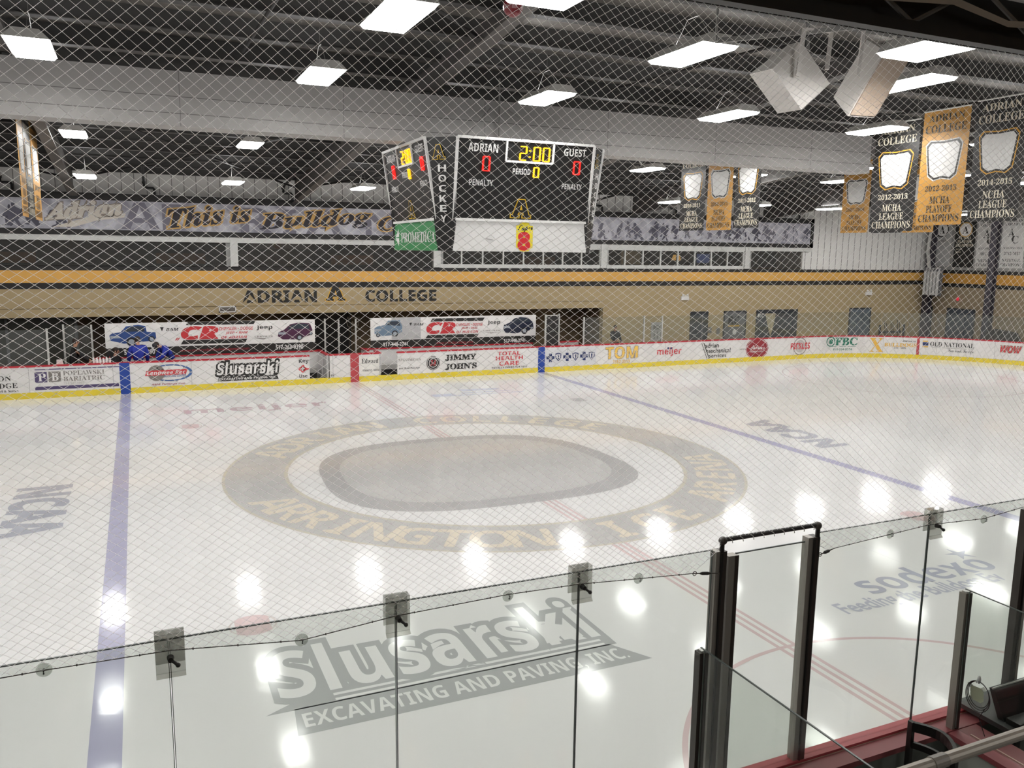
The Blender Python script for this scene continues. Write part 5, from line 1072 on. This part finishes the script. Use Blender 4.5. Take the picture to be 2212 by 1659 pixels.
# chair
A, B = at(1969, 1563, Y=-13.3), at(2064, 1623, Y=-13.72); zt = (A.z+B.z)/2; xm = (A.x+B.x)/2
t = empty('black_chair', (xm, -13.5, -.03), 'black curved-back chair behind the red ledge', 'chair')
cb = mat('chair_black', '#191716', .35)
def arc(z, dz, bul=.10): return [Vector((A.x+(B.x-A.x)*k/10+bul*math.sin(pi*k/10), A.y+(B.y-A.y)*k/10, z+dz*k/10)) for k in range(11)]
mb = MB()
for P in (arc(A.z-.02, B.z-A.z),): 
    for a, b in zip(P[:-1], P[1:]): mb.bar(a, b, .03, .075)
mb.build('top_rail', cb, t); mb = MB()
P = arc(A.z-.17, B.z-A.z, .08)
for a, b in zip(P[:-1], P[1:]): mb.bar(a, b, .025, .05)
mb.build('lower_rail', cb, t)
zs_ = .55
for nm, q in (('rear_leg', (A.x, A.y)), ('rear_leg', (B.x, B.y))): MB().bar((q[0], q[1], -.03), (q[0], q[1], (A.z if q[1] == A.y else B.z)+.02), .035, .04).build(nm, cb, t)
for y in (A.y, B.y): MB().bar((A.x-.45, y, -.03), (A.x-.45, y, zs_-.02), .035, .035).build('front_leg', cb, t)
box('seat', (A.x-.47, B.y-.02, zs_-.02), (A.x, A.y+.02, zs_+.03), mat('chair_seat', '#5c5c5a', .6), t)
# handrail of the stands
r0, r1 = at(2005, 1655, Y=-15.83), at(2212, 1580, Y=-15.83); zr = (r0.z+r1.z)/2; rl = mat('rail_grey', '#9b948a', .4, metal=.3)
t = empty('hand_rail', (-5.5, -15.83, 0), 'grey pipe handrail crossing the bottom corner of the photo', 'railing')
MB().tube([(-7.6, -15.83, zr), (-4.2, -15.83, zr)], .019, 14).build('rail_pipe', rl, t); MB().tube([(-7.5, -15.83, -.03), (-7.5, -15.83, zr)], .019, 10).build('rail_post', rl, t); MB().tube([(-4.25, -15.83, -.03), (-4.25, -15.83, zr)], .019, 10).build('rail_post', rl, t)
q = at(2026, 1648, Y=-15.83); MB().tube([(q.x-.03, -15.83, zr), (q.x+.03, -15.83, zr)], .022, 14).build('rail_clamp', mat('clamp_grey', '#77726b', .4), t)
# ================================================================ SAFETY NET
net_m = mat('net_cord', '#fbf8f4', .5)
nt = net_m.node_tree; tr = nt.nodes.new('ShaderNodeBsdfTranslucent'); tr.inputs[0].default_value = lin('#ffffff'); mx = nt.nodes.new('ShaderNodeMixShader'); mx.inputs[0].default_value = .5
nt.links.new(nt.nodes['Principled BSDF'].outputs[0], mx.inputs[1]); nt.links.new(tr.outputs[0], mx.inputs[2]); nt.links.new(mx.outputs[0], nt.nodes['Material Output'].inputs[0])
def hem(x):
    P = pc+[Vector((-3.7, YC, 2.86)), Vector((-3.66, YC, 2.93)), Vector((-2.8, YC, 2.93)), Vector((-2.76, YC, 2.70))]+pc2
    return float(np.interp(x, [p.x for p in P], [p.z for p in P]))
def sm(t): t = min(1, max(0, t)); return t*t*(3-2*t)
NA, NB_ = 312, 164
XA = [-10.3]
for a in range(NA): XA.append(XA[-1]+.032*(1+.2*sm((XA[-1]+5)/3)))
def node(a, b):
    x = XA[a]; h = hem(x); z = 2.70+.0232*b*(1+.24*sm((x+5)/3)*min(1, b/60)); t = sm((z-3.0)/.6)
    z = max(z, h) if b < 12 else z
    k = sm((z-4.9)/1.3)
    z += -.15*k*math.tanh((x+4.55)/.45) + .012*math.sin(x*2.3+z*1.7)*t
    x += .03*k*math.sin(z*3+x) + .01*math.sin(z*5.1+x*1.3)*t
    y = YC-.30*sm((z-2.7)/3.6)+.06*math.sin(x*.9+1)*t*(1-k)+.03*math.sin(x*2.1+z*1.5)*t
    return (x, y, min(z, 6.29))
N = {}
for a in range(NA+1):
    for b in range(NB_+1):
        if (a+b) % 2 == 0: N[(a, b)] = np.array(node(a, b))
VV, FF = [], []
RT = .00115
def seg(p, q, r):
    d = q-p; l = np.linalg.norm(d)
    if l < .008: return
    d = d/l; u = np.cross(d, [0, 1.0, .1]); u /= np.linalg.norm(u); v = np.cross(d, u); k = len(VV)
    for c in (p, q):
        for t in (0, 2.094, 4.189): VV.append(c+r*(math.cos(t)*v+math.sin(t)*u))
    for j in range(3): FF.append((k+j, k+(j+1) % 3, k+3+(j+1) % 3, k+3+j))
for (a, b), p in N.items():
    for da in (-1, 1):
        q = N.get((a+da, b+1))
        if q is not None and q[2] < 6.289 or (q is not None and p[2] < 6.289):
            if p[2] <= hem(p[0])+1e-6 and q[2] <= hem(q[0])+1e-6: continue
            seg(p, q, RT)
    if 0 < b and p[2] < 6.28 and p[2] > hem(p[0])+.004:
        k = len(VV); r = .0028
        for d in ((r, 0, 0), (-r, 0, 0), (0, r, 0), (0, -r, 0), (0, 0, r), (0, 0, -r)): VV.append(p+d)
        for f in ((0, 2, 4), (2, 1, 4), (1, 3, 4), (3, 0, 4), (2, 0, 5), (1, 2, 5), (3, 1, 5), (0, 3, 5)): FF.append(tuple(k+i for i in f))
V = np.array(VV); org = np.array([(V[:, 0].min()+V[:, 0].max())/2, V[:, 1].mean(), V[:, 2].min()])
me = bpy.data.meshes.new('safety_net'); me.from_pydata((V-org).tolist(), [], FF); me.materials.append(net_m); me.update()
o = bpy.data.objects.new('safety_net', me); C.objects.link(o); o.location = org
tag(o, 'white knotted safety net of diamond mesh hanging above the near glass', 'net')
# ================================================================ PEOPLE
def skin_obj(name, pts, edges, m, parent, sub=1):
    org = WL[parent.name]
    me = bpy.data.meshes.new(name); me.from_pydata([tuple(Vector(p)-org) for p, r in pts], edges, []); me.materials.append(m)
    o = bpy.data.objects.new(name, me); link(o, org, parent)
    md = o.modifiers.new('skin', 'SKIN'); md.use_smooth_shade = True
    sv = me.skin_vertices[0].data
    for i, (p, r) in enumerate(pts):
        sv[i].radius = r if isinstance(r, tuple) else (r, r); sv[i].use_root = (i == 0)
    if sub: s = o.modifiers.new('sub', 'SUBSURF'); s.levels = sub; s.render_levels = sub
    return o
skinm = mat('skin', '#b98a72', .55)
def person(base, yaw, J, lab, top, legs, hair, cap=None, sc=1.0, bulk=1.0):
    """J: joints in the body frame (x right, y forward, z up, metres)"""
    base = Vector(base); t = empty('person', base, lab, 'person'); c, s = math.cos(yaw), math.sin(yaw)
    W = lambda p: base+Vector((p[0]*c-p[1]*s, p[0]*s+p[1]*c, p[2]))*sc
    g = {k: W(v) for k, v in J.items()}
    pts, ed = [], []
    def ad(p, r, prev=None):
        pts.append((p, r)); i = len(pts)-1
        if prev is not None: ed.append((prev, i))
        return i
    pel = ad(g['pelvis'], .11*sc); wst = ad(g['waist'], .095*sc, pel); che = ad(g['chest'], .075*sc, wst); nb = ad(g['neck'], .06*sc, che)
    hb = ad(g['neck']+(g['head']-g['neck'])*.4, .055*sc, nb); hd = ad(g['head'], (.08*sc, .098*sc), hb); ht = ad(g['head']+(g['head']-g['neck']).normalized()*.1*sc, .055*sc, hd)
    fw = (W((0, 1, 0))-W((0, 0, 0))).normalized(); look = J.get('look'); fw = (W(look)-W((0, 0, 0))).normalized() if look else fw
    for sd in ('l', 'r'):
        sh = ad(g['sh'+sd]-Vector((0, 0, .02)), .034*sc, che); el = ad(g['el'+sd], .03*sc, sh); wr = ad(g['wr'+sd], .028*sc, el)
        hdv = (g['wr'+sd]-g['el'+sd]).normalized(); pm = ad(g['wr'+sd]+hdv*.06*sc, (.04*sc, .02*sc), wr); side = hdv.cross(Vector((0, 0, 1))); side = side.normalized() if side.length > .1 else Vector((1, 0, 0))
        for k, ln in zip((-1.5, -.5, .5, 1.5), (.06, .075, .07, .055)):
            f1 = ad(g['wr'+sd]+hdv*(.08+ln*.5)*sc+side*k*.018*sc-Vector((0, 0, .008)), .009*sc, pm); ad(g['wr'+sd]+hdv*(.08+ln)*sc+side*k*.018*sc-Vector((0, 0, .025)), .007*sc, f1)
        ad(g['wr'+sd]+hdv*.07*sc+side*.055*sc*(1 if sd == 'l' else -1), .009*sc, pm)
        hp = ad(g['hip'+sd], .085*sc, pel); kn = ad(g['kn'+sd], .06*sc, hp); an = ad(g['an'+sd], .042*sc, kn); ad(g['an'+sd]+(fw*.16-Vector((0, 0, .045)))*sc, .038*sc, an)
    skin_obj('body', pts, ed, skinm, t)
    # clothing
    P, E = [], []
    def a2(p, r, prev=None):
        P.append((p, r)); i = len(P)-1
        if prev is not None: E.append((prev, i))
        return i
    h0 = a2(g['pelvis']+(g['waist']-g['pelvis'])*.1, (.165*sc, .125*sc)); w_ = a2(g['waist'], (.15*sc*bulk, .125*sc*bulk), h0); c_ = a2(g['chest'], (.155*sc*bulk, .13*sc*bulk), w_); nk = a2(g['neck']-(g['neck']-g['chest'])*.25, (.095*sc, .09*sc), c_); a2(g['neck']+(g['neck']-g['chest'])*.08, .078*sc, nk)
    for sd in ('l', 'r'): s1 = a2(g['sh'+sd]-Vector((0, 0, .02)), .098*sc*bulk, c_); e1 = a2(g['el'+sd], .066*sc*bulk, s1); a2(g['wr'+sd], .045*sc, e1)
    skin_obj('jacket', P, E, top, t)
    P, E = [], []
    p0 = a2(g['pelvis'], (.15*sc, .12*sc))
    for sd in ('l', 'r'): h1 = a2(g['hip'+sd]-Vector((0, 0, .03)), .10*sc, p0); k1 = a2(g['kn'+sd], .075*sc, h1); a2(g['an'+sd], .06*sc, k1)
    skin_obj('trousers', P, E, legs, t)
    for sd in ('l', 'r'):
        q = g['an'+sd]+(fw*.07-Vector((0, 0, .05)))*sc; MB().ell(q, (.06*sc+.08*sc*abs(fw.x), .06*sc+.08*sc*abs(fw.y), .045*sc)).build('shoe', ink, t, smooth=True)
    hc = g['head']; up = (g['head']-g['neck']).normalized()
    MB().ell(hc+up*.035*sc-fw*.03*sc, (.092*sc, .092*sc, .10*sc), 14, 10).build('hair', hair, t, smooth=True)
    rt = fw.cross(Vector((0, 0, 1))).normalized()
    mb = MB(); f0 = hc+fw*.088*sc
    mb.ell(f0-up*.015*sc, (.014*sc, .014*sc, .022*sc), 8, 6); mb.build('nose', skinm, t, smooth=True)
    mb = MB()
    for k in (-1, 1): mb.ell(hc+fw*.083*sc+rt*k*.032*sc+up*.012*sc, (.011*sc,)*3, 8, 6)
    mb.build('eye', ink, t, smooth=True)
    mb = MB()
    for k in (-1, 1): mb.ell(hc+rt*k*.082*sc-up*.005*sc, (.018*sc, .018*sc, .03*sc), 8, 6)
    mb.build('ear', skinm, t, smooth=True); MB().ell(f0-fw*.008*sc-up*.055*sc, (.022*sc, .022*sc, .006*sc), 8, 6).build('mouth', mat('lip', '#8f5a50', .5), t, smooth=True)
    if cap is not None:
        cm, band_ = cap; MB().ell(hc+up*.05*sc, (.1*sc, .1*sc, .085*sc), 14, 10).build('cap', cm, t, smooth=True); MB().hexa([hc+up*.05*sc+fw*.06*sc-rt*.07*sc, hc+up*.05*sc+fw*.06*sc+rt*.07*sc, hc+up*.03*sc+fw*.19*sc+rt*.055*sc, hc+up*.03*sc+fw*.19*sc-rt*.055*sc], [q+up*.012 for q in (hc+up*.05*sc+fw*.06*sc-rt*.07*sc, hc+up*.05*sc+fw*.06*sc+rt*.07*sc, hc+up*.03*sc+fw*.19*sc+rt*.055*sc, hc+up*.03*sc+fw*.19*sc-rt*.055*sc)]).build('cap_brim', band_, t)
    return t
STAND = dict(pelvis=(0, 0, .95), waist=(0, .01, 1.12), chest=(0, .01, 1.36), neck=(0, 0, 1.52), head=(0, .03, 1.67), shl=(-.19, 0, 1.44), elr=(.27, .02, 1.16), wrr=(.28, .14, .95), shr=(.19, 0, 1.44), ell=(-.27, .02, 1.16), wrl=(-.28, .14, .95),
             hipl=(-.1, 0, .90), hipr=(.1, 0, .90), knl=(-.11, .02, .49), knr=(.11, .02, .49), anl=(-.11, -.02, .09), anr=(.11, -.02, .09))
jb_ = mat('cloth_black', '#141416', .8); jb2 = mat('cloth_charcoal', '#222326', .8); jbl = mat('cloth_blue', '#1c2f9a', .7, var=.1, scale=6); hairb = mat('hair_brown', '#2a1d16', .7)
# man in black leaning on the boards, facing along the bench
J = dict(STAND, chest=(0, .06, 1.38), neck=(0, .08, 1.54), head=(0, .12, 1.69), shl=(-.19, .06, 1.46), shr=(.19, .06, 1.46), elr=(.24, .28, 1.22), wrr=(.22, .42, 1.08), ell=(-.2, .3, 1.2), wrl=(-.16, .5, 1.08))
person((-9.3, 13.42, -.03), -pi/2+.25, J, 'person in black hooded top leaning at the far boards with a hand on the cap', jb_, jb2, hairb, sc=1.05, bulk=1.18)
SIT = dict(pelvis=(0, 0, .55), waist=(0, .03, .72), chest=(0, .08, .96), neck=(0, .1, 1.12), head=(0, .15, 1.27), shl=(-.19, .08, 1.04), shr=(.19, .08, 1.04), ell=(-.25, .2, .80), elr=(.25, .2, .80), wrl=(-.15, .38, .66), wrr=(.15, .38, .66),
           hipl=(-.1, .03, .53), hipr=(.1, .03, .53), knl=(-.13, .42, .5), knr=(.13, .42, .5), anl=(-.13, .40, .09), anr=(.13, .40, .09))
person((-8.15, 13.98, -.03), -pi/2-pi/4+.4, SIT, 'seated person in black with dark hair, between the man in black and the blue jackets', jb_, jb2, hairb, sc=1.08, bulk=1.12)
# blue jacket seen from behind
person((-7.32, 13.5, -.03), .1, STAND, 'person in plain blue jacket seen from behind at the blue board stripe', jbl, jb2, hairb, sc=1.06, bulk=1.22)
BEND = dict(STAND, waist=(0, .07, 1.10), chest=(0, .22, 1.34), neck=(0, .38, 1.46), head=(0, .52, 1.50), shl=(-.19, .28, 1.42), shr=(.19, .28, 1.42), ell=(-.22, .42, 1.16), elr=(.22, .42, 1.16), wrl=(-.10, .55, 1.0), wrr=(.10, .50, .98), look=(0, .7, -.7))
person((-6.22, 13.75, -.03), pi/2+.35, BEND, 'person in blue jacket and dark cap bending over a hockey stick', jbl, jb2, hairb, cap=(mat('cap_dark', '#26262a', .7), mat('cap_pale', '#c9c7c2', .7)), sc=1.04, bulk=1.08)
a, b = at(368, 768, Y=13.35), at(338, 788, Y=13.35)
t = empty('hockey_stick', b, 'dark hockey stick held by the bending person in blue', 'hockey stick'); d = (b-a).normalized(); e = b+d*.95
MB().bar(a-d*.12, e, .03, .022).build('shaft', ink, t); MB().bar(e, e+Vector((-.3, 0, -.02)), .02, .07).build('blade', jb2, t)
person((12.6, 15.2, -.03), pi*.95, dict(STAND, elr=(.24, .2, 1.15), wrr=(.1, .36, 1.1)), 'person in dark clothes standing behind the glass at the tan wall corner', jb2, jb_, hairb, sc=.93)
# drinks in front of the seated person
for i in range(6):
    u = 203+i*7; p = at(u, 788, Y=13.03)
    t = empty('water_bottle', (p.x, 13.05, 1.07), 'white sports bottle on the board cap in front of the seated person', 'bottle', 'white bottles on the board cap')
    MB().tube([(p.x, 13.05, 1.07), (p.x, 13.05, 1.2), (p.x, 13.05, 1.23)], [.035, .035, .02], 10).build('bottle_body', pw, t); MB().tube([(p.x, 13.05, 1.23), (p.x, 13.05, 1.27)], [.018, .01], 8).build('cap', (pw, pred)[i % 2], t)
p = at(133, 785, Y=13.6); t = empty('white_towel', (p.x, 13.5, 1.0), 'white towel hanging behind the cap beside the man in black', 'towel')
MB().hexa([(p.x-.12, 13.13, .95), (p.x+.12, 13.13, .95), (p.x+.12, 13.16, .95), (p.x-.12, 13.16, .95)], [(p.x-.1, 13.1, 1.22), (p.x+.06, 13.1, 1.22), (p.x+.06, 13.14, 1.22), (p.x-.1, 13.14, 1.22)]).build('towel_cloth', pw, t)
